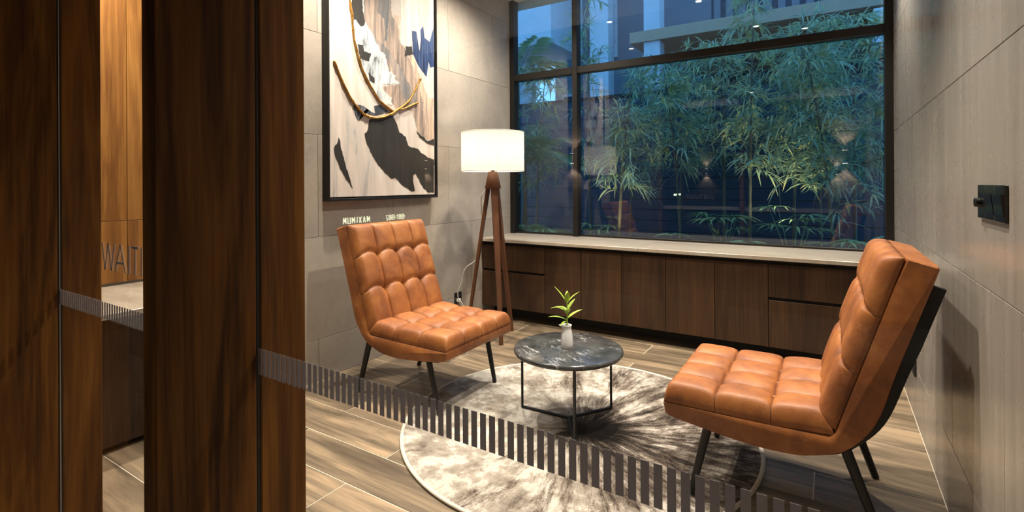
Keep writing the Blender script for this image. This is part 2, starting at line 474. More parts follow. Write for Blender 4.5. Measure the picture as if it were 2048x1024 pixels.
# ------------------------------------------------------------------ window
win = struct(empty('window_1', ((XL + XR) / 2, YW, 0.717)))
wx, wy, wz = (XL + XR) / 2, YW, 0.717
def wpart(name, x0, x1, y0, y1, z0, z1, mat=None, b=0.003):
    m = MB().box(x0 - wx, x1 - wx, y0 - wy, y1 - wy, z0 - wz, z1 - wz, b)
    return m.build(name, mat or M['frame_black'], win)
YF0, YF1 = YW, YW + 0.085
wpart('window_frame', XL, XL + 0.050, YF0, YF1, 0.717, CEIL)
wpart('window_frame', XR - 0.048, XR, YF0, YF1, 0.717, CEIL)
wpart('mullion', -2.000, -1.950, YF0, YF1, 0.717, CEIL)
wpart('transom', XL + 0.05, -2.000, YF0 + 0.004, YF1, 2.205, 2.268)
wpart('transom', -1.950, XR - 0.048, YF0 + 0.004, YF1, 2.205, 2.268)
wpart('window_sill', XL + 0.05, XR - 0.048, YF0 + 0.055, YF1, 0.700, 0.735)
for (a, b) in ((XL + 0.045, -1.995), (-1.955, XR - 0.043)):
    for (c, d) in ((0.735, 2.21), (2.263, CEIL)):
        wpart('pane', a, b, YF0 + 0.070, YF0 + 0.078, c, d, M['win_glass'], 0)

# ------------------------------------------------------------------ cabinets under the window
YC, ZB, ZT = 3.735, 0.116, 0.662
def front(name, x0, x1, z0, z1, parent, ox, handle=False):
    w = (x1 - x0) / 2
    o = MB().box(-w + 0.0018, w - 0.0018, 0, 0.02, z0, z1, 0.0012).build(name, M['cab'], parent, loc=((x0 + x1) / 2 - ox, 0, 0))
    return o
def cabinet(name, x0, x1, label, fronts):
    cx = (x0 + x1) / 2
    r = empty(name, (cx, YC, 0.0)); tag(r, label, 'cabinet', 'base cabinets under the window')
    MB().box(x0 - cx + .001, x1 - cx - .001, 0.022, 0.46, ZB, 0.690).build('body', M['black_matte'], r)
    MB().box(x0 - cx + .001, x1 - cx - .001, 0.20, 0.22, 0.0, ZB).build('plinth', M['black_matte'], r)
    for kind, a, b, za, zb in fronts: front(kind, a, b, za, zb, r, cx)
    return r
X = [XL + 0.004, -2.032, -1.699, -1.361, -1.026, -0.688, -0.354, XR - 0.004]
cabinet('drawer_cabinet', X[0], X[1], 'dark walnut two-drawer cabinet against the left wall behind the floor lamp', [('drawer', X[0], X[1], ZB, 0.425), ('drawer', X[0], X[1], 0.446, ZT)])
cabinet('door_cabinet', X[1], X[3], 'dark walnut two-door cabinet next to the lamp-side drawers, behind the vase', [('door', X[1], X[2], ZB, ZT), ('door', X[2], X[3], ZB, ZT)])
cabinet('door_cabinet', X[3], X[5], 'dark walnut two-door cabinet at the middle of the row under the window', [('door', X[3], X[4], ZB, ZT), ('door', X[4], X[5], ZB, ZT)])
cabinet('door_cabinet', X[5], X[6], 'dark walnut single-door cabinet left of the drawers behind the right chair', [('door', X[5], X[6], ZB, ZT)])
cabinet('drawer_cabinet', X[6], X[7], 'dark walnut two-drawer cabinet in the corner behind the right chair', [('drawer', X[6], X[7], ZB, 0.425), ('drawer', X[6], X[7], 0.446, ZT)])
wt = empty('worktop', ((XL + XR) / 2, 3.70, 0.691))
tag(wt, 'long beige travertine worktop running under the window', 'worktop')
for a, b in ((XL, -1.222), (-1.220, XR)):
    MB().box(a - wt.location.x, b - wt.location.x, 0, 0.59, 0, 0.026, 0.002).build('slab', M['travertine'], wt)

# ------------------------------------------------------------------ niche seen between the two fins
nb = struct(MB().box(-3.60, -3.445, 0.70, 1.84, 0, CEIL).build('wall_niche', M['plaster']))
struct(MB().box(-3.445, XL - 0.14, 1.70, 1.84, 0, CEIL).build('wall_niche_end', M['plaster']))
for y0, y1 in ((0.72, 1.292), (1.296, 1.70)):
    for z0, z1 in ((0.655, 1.0), (1.003, CEIL - 0.002)):
        MB().box(0, 0.018, -(y1 - y0) / 2, (y1 - y0) / 2, z0, z1, 0.001).build('panel', M['oak'], nb, loc=(-3.445, (y0 + y1) / 2, 0))
nc = empty('niche_cabinet', (-3.07, 1.21, 0)); tag(nc, 'dark wood cabinet below the stone counter in the left niche', 'cabinet')
MB().box(-0.35, 0.31, -0.485, 0.485, 0.03, 0.612).build('body', M['cab'], nc)
MB().box(-0.35, 0.27, -0.485, 0.485, 0.0, 0.03).build('plinth', M['black_matte'], nc)
for a, b in ((-0.485, -0.002), (0.002, 0.485)): MB().box(0.312, 0.330, a, b, 0.03, 0.606, 0.001).build('door', M['cab'], nc)
o = MB().box(-0.375, 0.375, -0.487, 0.487, 0, 0.026, 0.002).build('niche_counter', M['travertine'], None, loc=(-3.060, 1.21, 0.6125))
tag(o, 'pale travertine counter below the orange oak panel between the wooden fins', 'counter')

# ------------------------------------------------------------------ wooden fins and the glass partition
def fin(x0, x1, label, ly):
    r = empty('wooden_fin', ((x0 + x1) / 2, ly, 0)); tag(r, label, 'pillar', 'full-height wooden fins of the partition')
    w = (x1 - x0) / 2
    MB().box(-w, w, 0.439 - ly, 0.632 - ly, 0, CEIL - 0.002, 0.002).build('outer_board', M['fin'], r)
    MB().box(-w, w, 0.643 - ly, 0.753 - ly, 0, CEIL - 0.002, 0.002).build('inner_board', M['fin'], r)
    MB().box(-w + .006, w - .004, 0.631 - ly, 0.644 - ly, 0, CEIL - 0.002).build('gasket', M['black_matte'], r)
    return r
fin(-1.100, -1.050, 'tall dark wooden fin in front of the tile wall, stripes ending against it', 0.60)
fin(-2.260, -2.204, 'tall dark wooden fin at the far left edge, left of the lettered glass', 0.60)
gx = -0.95
gp = empty('glass_partition', (gx, YG, 0)); tag(gp, 'clear full-height glass partition with grey striped band and WAITING lettering', 'partition')
panes = []
for a, b in ((-2.206, -1.098), (-1.052, XR)):
    panes.append(MB().box(a - gx, b - gx, -0.001, 0.001, 0.0, CEIL - 0.002).build('pane', M['glass'], gp))
MB().box(-2.2035 - gx, -2.2010 - gx, -0.003, -0.0012, 0, CEIL - 0.002).build('edge_glint', M['steel'], gp)  # steel strip stands in for the bright reflection along the glass edge
PITCH, SW = 0.02005 * 0.84, 0.0133 * 0.84
sm = MB().box(0, SW, -0.0014, -0.0011, 0, 0.0559).mesh('stripe', M['film'])
sm_l = MB().box(0, SW, -0.0014, -0.0011, 0, 0.0500).mesh('stripe', M['film'])
for k in range(100):
    x = -1.0503 + k * PITCH
    if x + SW > XR: break
    link('stripe', sm, panes[1], (x - gx, 0, 0.7909))
for k in range(80):
    x = -2.2008 + k * PITCH
    if x + SW > -1.103: break
    link('stripe', sm_l, panes[0], (x - gx, 0, 0.8023))
def bars(segs, w=0.0082):
    mb = MB()
    for (xa, za), (xb, zb) in segs:
        d = Vector((xb - xa, zb - za)).normalized()
        n = (w / 2 / max(.3, abs(d.y)), 0) if abs(d.y) > abs(d.x) else (0, w / 2)
        mb.prism([(xa - n[0], za - n[1]), (xb - n[0], zb - n[1]), (xb + n[0], zb + n[1]), (xa + n[0], za + n[1])], 'xz', -0.0014, -0.0011)
    return mb
Z0, Z1 = 0.903, 0.999
LET = [bars([((-2.214, Z1), (-2.190, Z0)), ((-2.190, Z0), (-2.164, Z1)), ((-2.164, Z1), (-2.138, Z0)), ((-2.138, Z0), (-2.113, Z1))]),
       bars([((-2.106, Z0), (-2.066, Z1)), ((-2.066, Z1), (-2.026, Z0)), ((-2.093, 0.935), (-2.039, 0.935))]),
       bars([((-2.001, Z0), (-2.001, Z1))]),
       bars([((-1.955, Z0), (-1.955, Z1)), ((-1.982, Z1 - .004), (-1.928, Z1 - .004))]),
       bars([((-1.908, Z0), (-1.908, Z1))]),
       bars([((-1.885, Z0), (-1.885, Z1)), ((-1.885, Z1), (-1.835, Z0)), ((-1.835, Z0), (-1.835, Z1))]),
       bars([((-1.750, 0.985), (-1.775, 0.995)), ((-1.775, 0.995), (-1.808, 0.975)), ((-1.808, 0.975), (-1.808, 0.927)), ((-1.808, 0.927), (-1.775, 0.907)), ((-1.775, 0.907), (-1.750, 0.920)), ((-1.750, 0.910), (-1.750, 0.948)), ((-1.750, 0.948), (-1.775, 0.948))])]
for mb in LET:
    mb.v = [(x * 0.84 - gx, y, 1.2 + (z - 1.2) * 0.84) for x, y, z in mb.v]
    mb.build('letter', M['film'], panes[0])

# ------------------------------------------------------------------ tufted chairs
def catmull(P, n=8):
    out = []
    P = [Vector(p) for p in P]
    for i in range(len(P) - 1):
        p0, p1, p2, p3 = P[max(i - 1, 0)], P[i], P[i + 1], P[min(i + 2, len(P) - 1)]
        for k in range(n):
            s = k / n
            out.append(0.5 * ((2 * p1) + (p2 - p0) * s + (2 * p0 - 5 * p1 + 4 * p2 - p3) * s * s + (3 * p1 - p0 - 3 * p2 + p3) * s ** 3))
    out.append(P[-1])
    return out

def samples(L, r0, r1, n_edge=7, n_mid=60, cells=3):
    a = [r0 * (1 - math.cos(math.pi / 2 * k / n_edge)) for k in range(n_edge)]
    b = [L - r1 * (1 - math.cos(math.pi / 2 * k / n_edge)) for k in range(n_edge - 1, -1, -1)]
    m = []
    for k in range(n_mid + 1):          # closer together beside the creases
        x = k / n_mid * cells
        x = x - 0.85 * math.sin(2 * math.pi * x) / (2 * math.pi)
        x = x / cells * L
        if r0 * 1.02 < x < L - r1 * 1.02: m.append(x)
    return a + m + b

def rise(e, r, n=2.4):
    if e >= r: return 1.0
    return max(0.0, 1 - (1 - e / r) ** n) ** (1 / n)

def cushion(LU, LV, nu, nv, T, r, r_end, puff, frame, arch=0.0, crease_u=0.007, crease_v=0.010):
    """LU width with nu cells, LV length with nv cells; frame maps (u, v, h) to chair space"""
    us = samples(LU, r, r, 7, nu * 20, nu); vs_ = samples(LV, r, r_end, 7, nv * 24, nv)
    def height(u, v):
        cu = min(max(u / LU * nu, 0.0), nu - 1e-9); fu = cu - math.floor(cu)
        w = abs(math.sin(math.pi * cu))
        cv = min(max(v / LV * nv, 0.0), nv - 1e-9); cvs = cv
        if arch:
            k = round(cv)
            if 0 < k < nv: cvs = cv - arch * w * math.exp(-((cv - k) / 0.33) ** 2)
        fv = cvs - math.floor(cvs)
        e = rise(min(u, LU - u), r) * min(rise(v, r), rise(LV - v, r_end))
        dome = (1 - abs(2 * fu - 1) ** 2.6) ** 0.8 * (1 - abs(2 * fv - 1) ** 2.6) ** 0.8
        h = T * e + puff * dome * e
        du = abs(cu - round(cu)) / nu * LU; dv = abs(cvs - round(cvs)) / nv * LV
        iu, iv = round(cu), round(cvs)
        if 0 < iu < nu: h -= (crease_u * math.exp(-(du / 0.0045) ** 2) + 0.003 * math.exp(-(du / 0.02) ** 2)) * e
        if 0 < iv < nv: h -= (crease_v * math.exp(-(dv / 0.0045) ** 2) + 0.003 * math.exp(-(dv / 0.02) ** 2)) * e
        if 0 < iu < nu and 0 < iv < nv: h -= 0.016 * math.exp(-(du * du + dv * dv) / 0.026 ** 2) * e
        return h + 0.0022 * mnoise.noise(Vector((u * 13, v * 13, T * 90))) * e
    V = [frame(u, v, height(u, v)) for v in vs_ for u in us]; F = []
    seams = []
    for k in range(1, nu):
        seams.append([frame(LU * k / nu, v, height(LU * k / nu, v) + 0.0004) for v in vs_])
    for k in range(1, nv):
        q = []
        for u in us:
            w = abs(math.sin(math.pi * u / LU * nu)); c = float(k)
            for _ in range(12): c = k + arch * w * math.exp(-((c - k) / 0.33) ** 2)
            q.append(frame(u, c / nv * LV, height(u, c / nv * LV) + 0.0004))
        seams.append(q)
    n, m = len(us), len(vs_)
    for j in range(m - 1):
        for i in range(n - 1):
            F.append((j * n + i, j * n + i + 1, (j + 1) * n + i + 1, (j + 1) * n + i))
    rim = [i for i in range(n)] + [j * n + n - 1 for j in range(1, m)] + [(m - 1) * n + i for i in range(n - 2, -1, -1)] + [j * n for j in range(m - 2, 0, -1)]
    F.append(tuple(rim))
    mb = MB(); mb.add(V, F); mb.seams = seams
    return mb

def sewn(mb, name, parent):
    o = mb.build(name, M['leather'], parent, smooth=True)
    for q in mb.seams: MB().tube(q, 0.0014, 5).build('seam', M['leather_dark'], o, smooth=True)
    return o

CW = 0.606
REAR = Vector((-0.163, 0.372)); TOP = Vector((-0.352, 0.965))
bd = (TOP - REAR); BL = bd.length; bd.normalize(); bn = Vector((bd.y, -bd.x))     # along the back, and its forward normal

def make_chair(label):
    c = empty('tufted_chair', (0, 0, 0)); tag(c, label, 'chair', 'tan leather chairs either side of the table')
    def seat_f(u, v, h):
        x = -0.163 + v; z = 0.361 + (0.010 * max(0, 1 - v / 0.18))
        return (x, u - CW / 2, z + h)
    sc = sewn(cushion(CW, 0.552, 4, 3, 0.066, 0.030, 0.030, 0.012, seat_f, crease_u=0.007, crease_v=0.007), 'seat_cushion', c)
    b0 = 0.02
    def back_f(u, v, h):
        p = REAR + bd * (b0 + v) + bn * h
        return (p.x, u - CW / 2, p.y)
    bc = sewn(cushion(CW, BL - b0, 4, 3, 0.053, 0.030, 0.045, 0.011, back_f, arch=0.17, crease_u=0.006, crease_v=0.010), 'back_cushion', c)
    bt = MB().lathe([(0, 0.004), (0.005, 0.0035), (0.008, 0.0015), (0.009, -0.002)], seg=10).mesh('button', M['leather'], smooth=True)
    for i in (1, 2, 3):
        for j in (1, 2):
            o = link('button', bt, bc)
            p = back_f(CW * i / 4, (BL - b0) * j / 3, 0.023)
            o.location = p; o.rotation_euler = (0, math.atan2(bn.x, bn.y), 0)
            o = link('button', bt, sc); o.location = seat_f(CW * i / 4, 0.552 * j / 3, 0.043)
    # leather shell
    outer = catmull([(0.392, 0.3605), (0.389, 0.335), (0.374, 0.310), (0.285, 0.294), (0.150, 0.277), (0.046, 0.270), (-0.050, 0.274), (-0.105, 0.286), (-0.184, 0.317), (-0.244, 0.377), (-0.288, 0.458), (-0.331, 0.606), (-0.385, 0.775), (-0.436, 0.934)], 4)
    inner = [Vector((-0.432, 0.946)), TOP + Vector((-0.004, 0.0))] + [REAR + bd * BL * k / 6 for k in (5, 4, 3, 2, 1)] + [REAR + Vector((-0.004, 0.008)), REAR + Vector((0.012, -0.006)), Vector((0.10, 0.362)), Vector((0.30, 0.361))]
    loop = outer + inner
    cx = sum((p for p in loop), Vector((0, 0))) / len(loop)
    n = len(loop)
    # shrink slightly at the side faces for a soft edge
    def shr(k):
        q = []
        for i, p in enumerate(loop):
            a, b = loop[i - 1], loop[(i + 1) % n]
            t_ = (b - a).normalized(); nn = Vector((-t_.y, t_.x))
            q.append(p + nn * (-k))
        return q
    area = sum(loop[i - 1].x * loop[i].y - loop[i].x * loop[i - 1].y for i in range(n))
    sgn = 1 if area < 0 else -1
    mb = MB(); V = []; F = []
    secs = [(-CW / 2 - 0.002, 0.007), (-CW / 2 + 0.002, 0.002), (-CW / 2 + 0.008, 0.0), (CW / 2 - 0.008, 0.0), (CW / 2 - 0.002, 0.002), (CW / 2 + 0.002, 0.007)]
    for y, k in secs:
        V += [(p.x, y, p.y) for p in shr(-sgn * -k)]
    for s_ in range(len(secs) - 1):
        for i in range(n):
            F.append((s_ * n + i, s_ * n + (i + 1) % n, (s_ + 1) * n + (i + 1) % n, (s_ + 1) * n + i))
    F.append(tuple(range(n))); F.append(tuple((len(secs) - 1) * n + i for i in range(n - 1, -1, -1)))
    mb.add(V, F)
    sh = mb.build('shell', M['leather'], c, angle=40)
    # black steel rails following the shell, thin below the seat and deeper up the back
    rail = catmull([(0.300, 0.2915), (0.150, 0.2735), (0.046, 0.2665), (-0.050, 0.2705), (-0.107, 0.2825), (-0.188, 0.312), (-0.250, 0.374), (-0.295, 0.457), (-0.338, 0.605), (-0.390, 0.769), (-0.426, 0.880)], 4)
    nr = len(rail)
    off = []
    for i, p in enumerate(rail):
        a, b = rail[max(i - 1, 0)], rail[min(i + 1, nr - 1)]
        t_ = (b - a).normalized(); nn = Vector((t_.y, -t_.x))
        if nn.x * 1 + nn.y * 1 > 0: nn = -nn
        th = 0.010 + 0.022 * min(1, max(0, (i / (nr - 1) - 0.55) / 0.30))
        off.append(p + nn * th)
    poly = [tuple(p) for p in rail] + [tuple(p) for p in reversed(off)]
    for s in (-1, 1):
        MB().prism(poly, 'xz', s * 0.262, s * 0.234).build('frame_rail', M['black'], c)
    MB().box(-0.419, -0.403, -0.235, 0.235, 0.795, 0.825, 0.003).build('cross_bar', M['black'], c)
    MB().prism([(0.285, 0.2925), (0.150, 0.2755), (0.046, 0.2685), (-0.05, 0.2725), (-0.05, 0.2665), (0.046, 0.2625), (0.150, 0.2695), (0.285, 0.2865)], 'xz', -0.233, 0.233).build('seat_pan', M['black_matte'], c)
    for sy in (-1, 1):
        m = MB().tube([(0.232, sy * 0.262, 0.300), (0.300, sy * 0.254, 0.014)], [0.0165, 0.0125], 14)
        m.build('leg', M['black'], c, angle=40)
        m = MB().tube([(-0.196, sy * 0.268, 0.322), (-0.308, sy * 0.254, 0.003)], [0.0175, 0.0135], 14)
        m.build('leg', M['black'], c, angle=40)
    return c
ch1 = make_chair('tan tufted leather chair facing right, below the painting on the left wall')
ch1.location = (-2.015, 2.268, 0)
ch2 = copy_tree(ch1)
tag(ch2, 'tan tufted leather chair facing left, backed against the right wall')
ch2.location = (-0.160, 2.268, 0); ch2.rotation_euler = (0, 0, math.pi)

# ------------------------------------------------------------------ rug
rug = empty('round_rug', (-1.094, 2.318, 0)); tag(rug, 'round cream and charcoal rug with brush-stroke pattern under the coffee table', 'rug')
MB().lathe([(0, 0.0005), (0.846, 0.0005), (0.848, 0.009), (0, 0.0095)], seg=96).build('pile', M['rug'], rug, angle=40)
MB().lathe([(0.840 + 0.008 + 0.009 * math.cos(w), 0.0075 + 0.007 * math.sin(w)) for w in [2 * math.pi * k / 10 for k in range(10)]], seg=96, close=True).build('binding', M['rug_edge'], rug, smooth=True)

# ------------------------------------------------------------------ coffee table
TX, TY, TZ = -1.130, 2.322, 0.374
tb = empty('coffee_table', (TX, TY, 0.0095)); tag(tb, 'round black marble coffee table on thin black wire legs', 'table')
zt = TZ - 0.0095
MB().lathe([(0, zt - 0.026), (0.262, zt - 0.026), (0.272, zt - 0.022), (0.2755, zt - 0.012), (0.272, zt - 0.003), (0.264, zt), (0, zt)], seg=80).build('marble_top', M['marble'], tb, angle=50)
for a in (182, 58, -58):
    w = R(a); p = (0.266 * math.cos(w), 0.266 * math.sin(w))
    MB().tube([(p[0], p[1], 0.0), (p[0], p[1], zt - 0.026)], 0.0075, 4, up=(math.cos(w + .785), math.sin(w + .785), 0)).build('leg', M['black'], tb)
    MB().tube([(0, 0, 0.006), (p[0], p[1], 0.006)], 0.0085, 4).build('base_bar', M['black'], tb)

# ------------------------------------------------------------------ vase and sprig
VX, VY = -1.128, 2.306
mb = MB()
prof = [(0, 0.0), (0.026, 0.0), (0.0305, 0.004), (0.0325, 0.022), (0.0320, 0.05), (0.0285, 0.080), (0.0245, 0.098), (0.0235, 0.110), (0.0255, 0.120), (0.0270, 0.1255), (0.0250, 0.1265), (0.0220, 0.118), (0.0205, 0.100), (0.022, 0.075), (0, 0.07)]
mb.lathe(prof, seg=36)
mb.v = [(x + (-0.017 * max(0, (z - 0.104) / 0.0225) ** 1.5 * max(0, -x / 0.026) ** 3 if z > 0.104 and x < 0 else 0), y, z) for x, y, z in mb.v]
mb.v = [(x * 0.93, y * 0.93, z * 0.93) for x, y, z in mb.v]
vz = mb.build('bud_vase', M['white_ceramic'], None, smooth=True, loc=(VX, VY, TZ)); vz.rotation_euler.z = R(32)
tag(vz, 'small white ceramic jug vase on the marble table', 'vase')
t = NT('fresh_leaf'); v = t.coords((1, 1, 1)); f = t.noise(v, 40, 3)
p_ = t.bsdf(t.mix(f, (0.20, 0.36, 0.025), (0.42, 0.55, 0.07)), 0.45)
p_.inputs['Transmission Weight'].default_value = 0.0
M['leaf'] = t.m
sp = empty('plant_sprig', (VX, VY, TZ + 0.0665)); tag(sp, 'green leafy sprig standing in the white vase', 'plant')
MB().tube([(0, 0, 0.0), (0.001, 0, 0.06), (0.0035, 0.001, 0.12), (0.0005, 0.001, 0.185)], [0.0042, 0.004, 0.0032, 0.0018], 8).build('stem', M['leaf'], sp, smooth=True)
def leaf_mesh(L, W, droop):
    V = []; F = []
    for k in range(9):
        s = k / 8; w = W * math.sin(math.pi * min(1, s * 0.93 + 0.05)) ** 0.8 * (1 - 0.25 * s)
        x = L * s; z = -droop * s * s * L
        V += [(x, -w, z + 0.25 * w), (x, 0, z), (x, w, z + 0.25 * w)]
    for k in range(8):
        a = k * 3
        F += [(a, a + 1, a + 4, a + 3), (a + 1, a + 2, a + 5, a + 4)]
    return MB().add(V, F)
cr_ = Vector((math.cos(R(32.15)), math.sin(R(32.15)), 0))
for hgt, az, el, L, W, dr in ((0.060, 172, 28, 0.083, 0.0098, 0.35), (0.065, 18, 40, 0.085, 0.0105, 0.25), (0.056, 215, 10, 0.038, 0.007, 0.6),
                              (0.090, 160, 50, 0.056, 0.009, 0.55), (0.098, 120, 30, 0.050, 0.008, 0.3), (0.085, -60, 62, 0.040, 0.0120, 0.2),
                              (0.100, 30, 52, 0.068, 0.0095, 0.1), (0.105, 185, 42, 0.062, 0.007, 0.75), (0.126, 8, 62, 0.078, 0.0070, 0.35),
                              (0.130, 168, 58, 0.096, 0.0095, 0.1), (0.133, -70, 78, 0.055, 0.0125, 0.1), (0.138, 80, 72, 0.05, 0.009, 0.2)):
    o = leaf_mesh(L * 1.08, W * 1.35, dr).build('leaf', M['leaf'], sp, smooth=True)
    o.rotation_euler = (0, -R(el), R(az + 32))
    o.location = (0.001, 0, hgt * 1.22)

# ------------------------------------------------------------------ tripod floor lamp
LX, LY = -2.245, 3.29
lp = empty('floor_lamp', (LX, LY, 0)); tag(lp, 'tripod floor lamp with lit cream drum shade and dark wooden legs', 'lamp')
SR, SZ0, SZ1 = 0.246, 1.302, 1.602
MB().lathe([(SR, SZ0), (SR, SZ1)], seg=72).build('lamp_shade', M['linen'], lp, smooth=True)
lp.children[0].data.polygons.foreach_set('use_smooth', [True] * len(lp.children[0].data.polygons))
me = lp.children[0].data
bm = bmesh.new(); bm.from_mesh(me)
bmesh.ops.delete(bm, geom=[f for f in bm.faces if len(f.verts) > 4], context='FACES_ONLY'); bm.to_mesh(me); bm.free()
sh_ = lp.children[0]
for z in (SZ0, SZ1):
    MB().lathe([(SR + 0.0025 * math.cos(w), z + 0.003 * math.sin(w)) for w in [2 * math.pi * k / 8 for k in range(8)]], seg=72, close=True).build('rim', M['white_plastic'], sh_, smooth=True)
for k in range(3):
    w = 2 * math.pi * k / 3 + 0.4
    MB().tube([(0.015 * math.cos(w), 0.015 * math.sin(w), SZ0 + 0.012), (SR * math.cos(w), SR * math.sin(w), SZ0 + 0.004)], 0.002, 6).build('spider_arm', M['white_plastic'], sh_)
M['bulb'] = emit('lit_bulb', (1.0, 0.80, 0.55), 30.0)
MB().lathe([(0, 1.385), (0.014, 1.385), (0.016, 1.41), (0.030, 1.44), (0.034, 1.465), (0.028, 1.492), (0.012, 1.508), (0, 1.51)], seg=24).build('bulb', M['bulb'], lp, smooth=True)
MB().tube([(0, 0, 1.29), (0, 0, 1.385)], 0.014, 16).build('socket', M['black'], lp)
# wooden hub: tapered three-sided block
hub = MB(); V = []; n = 12
for z, r in ((1.165, 0.062), (1.170, 0.064), (1.292, 0.038), (1.298, 0.036)):
    for k in range(n):
        w = 2 * math.pi * k / n
        V.append((r * math.cos(w) * (1 + 0.06 * math.cos(3 * w)), r * math.sin(w) * (1 + 0.06 * math.cos(3 * w)), z))
F = [tuple(range(n - 1, -1, -1)), tuple(range(3 * n, 4 * n))] + [(j * n + k, j * n + (k + 1) % n, (j + 1) * n + (k + 1) % n, (j + 1) * n + k) for j in range(3) for k in range(n)]
hub.add(V, F).build('hub', M['lampwood'], lp, angle=35)
for fx, fy in ((-2.085, 3.155), (-2.213, 3.505), (-2.452, 3.212)):
    d = Vector((fx - LX, fy - LY, 0)); dn = d.normalized(); sd = Vector((-dn.y, dn.x, 0))
    top = dn * 0.037 + Vector((0, 0, 1.174)); bot = d
    V = []
    for p, wa, wb in ((bot, 0.014, 0.010), (top, 0.025, 0.012)):
        V += [p + sd * wa + dn * wb, p - sd * wa + dn * wb, p - sd * wa - dn * wb, p + sd * wa - dn * wb]
    MB().add(V, [(0, 1, 2, 3), (4, 7, 6, 5), (0, 4, 5, 1), (1, 5, 6, 2), (2, 6, 7, 3), (3, 7, 4, 0)]).build('leg', M['lampwood'], lp)
cord = catmull([(-2.300, 3.278, 1.165), (-2.335, 3.262, 1.10), (-2.345, 3.275, 0.98), (-2.352, 3.288, 0.80), (-2.372, 3.292, 0.66), (-2.415, 3.275, 0.585), (-2.50, 3.262, 0.52), (-2.555, 3.28, 0.40), (-2.60, 3.29, 0.30), (-2.600, 3.335, 0.19), (-2.605, 3.375, 0.155), (-2.622, 3.385, 0.19), (-2.640, 3.372, 0.225)], 6)
MB().tube([(p.x - LX, p.y - LY, p.z) for p in cord], 0.0040, 8).build('cord', M['white_plastic'], lp, smooth=True)
MB().box(-2.664 - LX, -2.636 - LX, 3.352 - LY, 3.384 - LY, 0.212, 0.240, 0.006).build('plug', M['white_plastic'], lp)
pt = bpy.data.lights.new('lamp_glow', 'POINT'); pt.energy = 11; pt.color = (1.0, 0.89, 0.76); pt.shadow_soft_size = 0.052
po = bpy.data.objects.new('lamp_glow', pt); COL.objects.link(po); po.parent = lp; po.location = (0, 0, 1.46)

# ------------------------------------------------------------------ framed abstract painting
PY0, PY1, PZ0, PZ1, PXF = 2.042, 3.062, 1.098, 2.70, -2.612
pa = empty('abstract_painting', (XL, (PY0 + PY1) / 2, PZ0)); tag(pa, 'large black-framed abstract painting with gold rope strokes on the left wall', 'painting')
oy = (PY0 + PY1) / 2
def pbox(name, x0, x1, y0, y1, z0, z1, mat, b=0.001):
    return MB().box(x0 - XL, x1 - XL, y0 - oy, y1 - oy, z0 - PZ0, z1 - PZ0, b).build(name, mat, pa)
fw = 0.010
pbox('frame_side', XL, PXF, PY0, PY0 + fw, PZ0, PZ1, M['black'])
pbox('frame_side', XL, PXF, PY1 - fw, PY1, PZ0, PZ1, M['black'])
pbox('frame_side', XL, PXF, PY0 + fw, PY1 - fw, PZ0, PZ0 + fw + .006, M['black'])
pbox('frame_side', XL, PXF, PY0 + fw, PY1 - fw, PZ1 - fw, PZ1, M['black'])
pbox('backing', XL, XL + 0.012, PY0 + fw, PY1 - fw, PZ0 + fw, PZ1 - fw, M['black_matte'], 0)
t = NT('canvas_paint'); v = t.coords((1, 1, 1), rnd=False, kind='Object'); vst = t.coords((1, 7, 1.0), rnd=False, rot=(0.35, 0, 0))
st = t.noise(vst, 1.4, 6, 0.62, 0.5); bl = t.noise(v, 3.0, 3)
c = t.ramp(st, [(0.33, (0.24, 0.26, 0.29)), (0.40, (0.50, 0.48, 0.46)), (0.50, (0.62, 0.56, 0.51)), (0.66, (0.72, 0.70, 0.67))])
c = t.mix(t.math('MULTIPLY', bl, 0.35), c, (0.60, 0.47, 0.38))
t.bsdf(c, 0.55, normal=t.bump(st, 0.3, 0.002)); M['canvas'] = t.m
pbox('canvas', XL + 0.012, -2.629, PY0 + 0.018, PY1 - 0.018, PZ0 + 0.024, PZ1 - 0.018, M['canvas'], 0.002)
def paint_mat(name, stops, ang=-0.4, rough=0.5, k=8, sc=2.2):
    """brushed paint: colours laid in long streaks at an angle"""
    t = NT(name); vs2 = t.coords((1, k, 0.9), rnd=True, rot=(ang, 0, 0)); vs3 = t.coords((1, k * 7, 2.5), rnd=True, rot=(ang, 0, 0))
    st = t.noise(vs2, sc, 6, 0.65, 0.6); fn = t.noise(vs3, sc, 3, 0.6)
    f = t.math('ADD', t.math('MULTIPLY', st, 0.75), t.math('MULTIPLY', fn, 0.25))
    n_ = len(stops)
    t.bsdf(t.ramp(f, [(0.36 + 0.28 * i / (n_ - 1), c) for i, c in enumerate(stops)]), rough, normal=t.bump(f, 0.5, 0.003)); return t.m
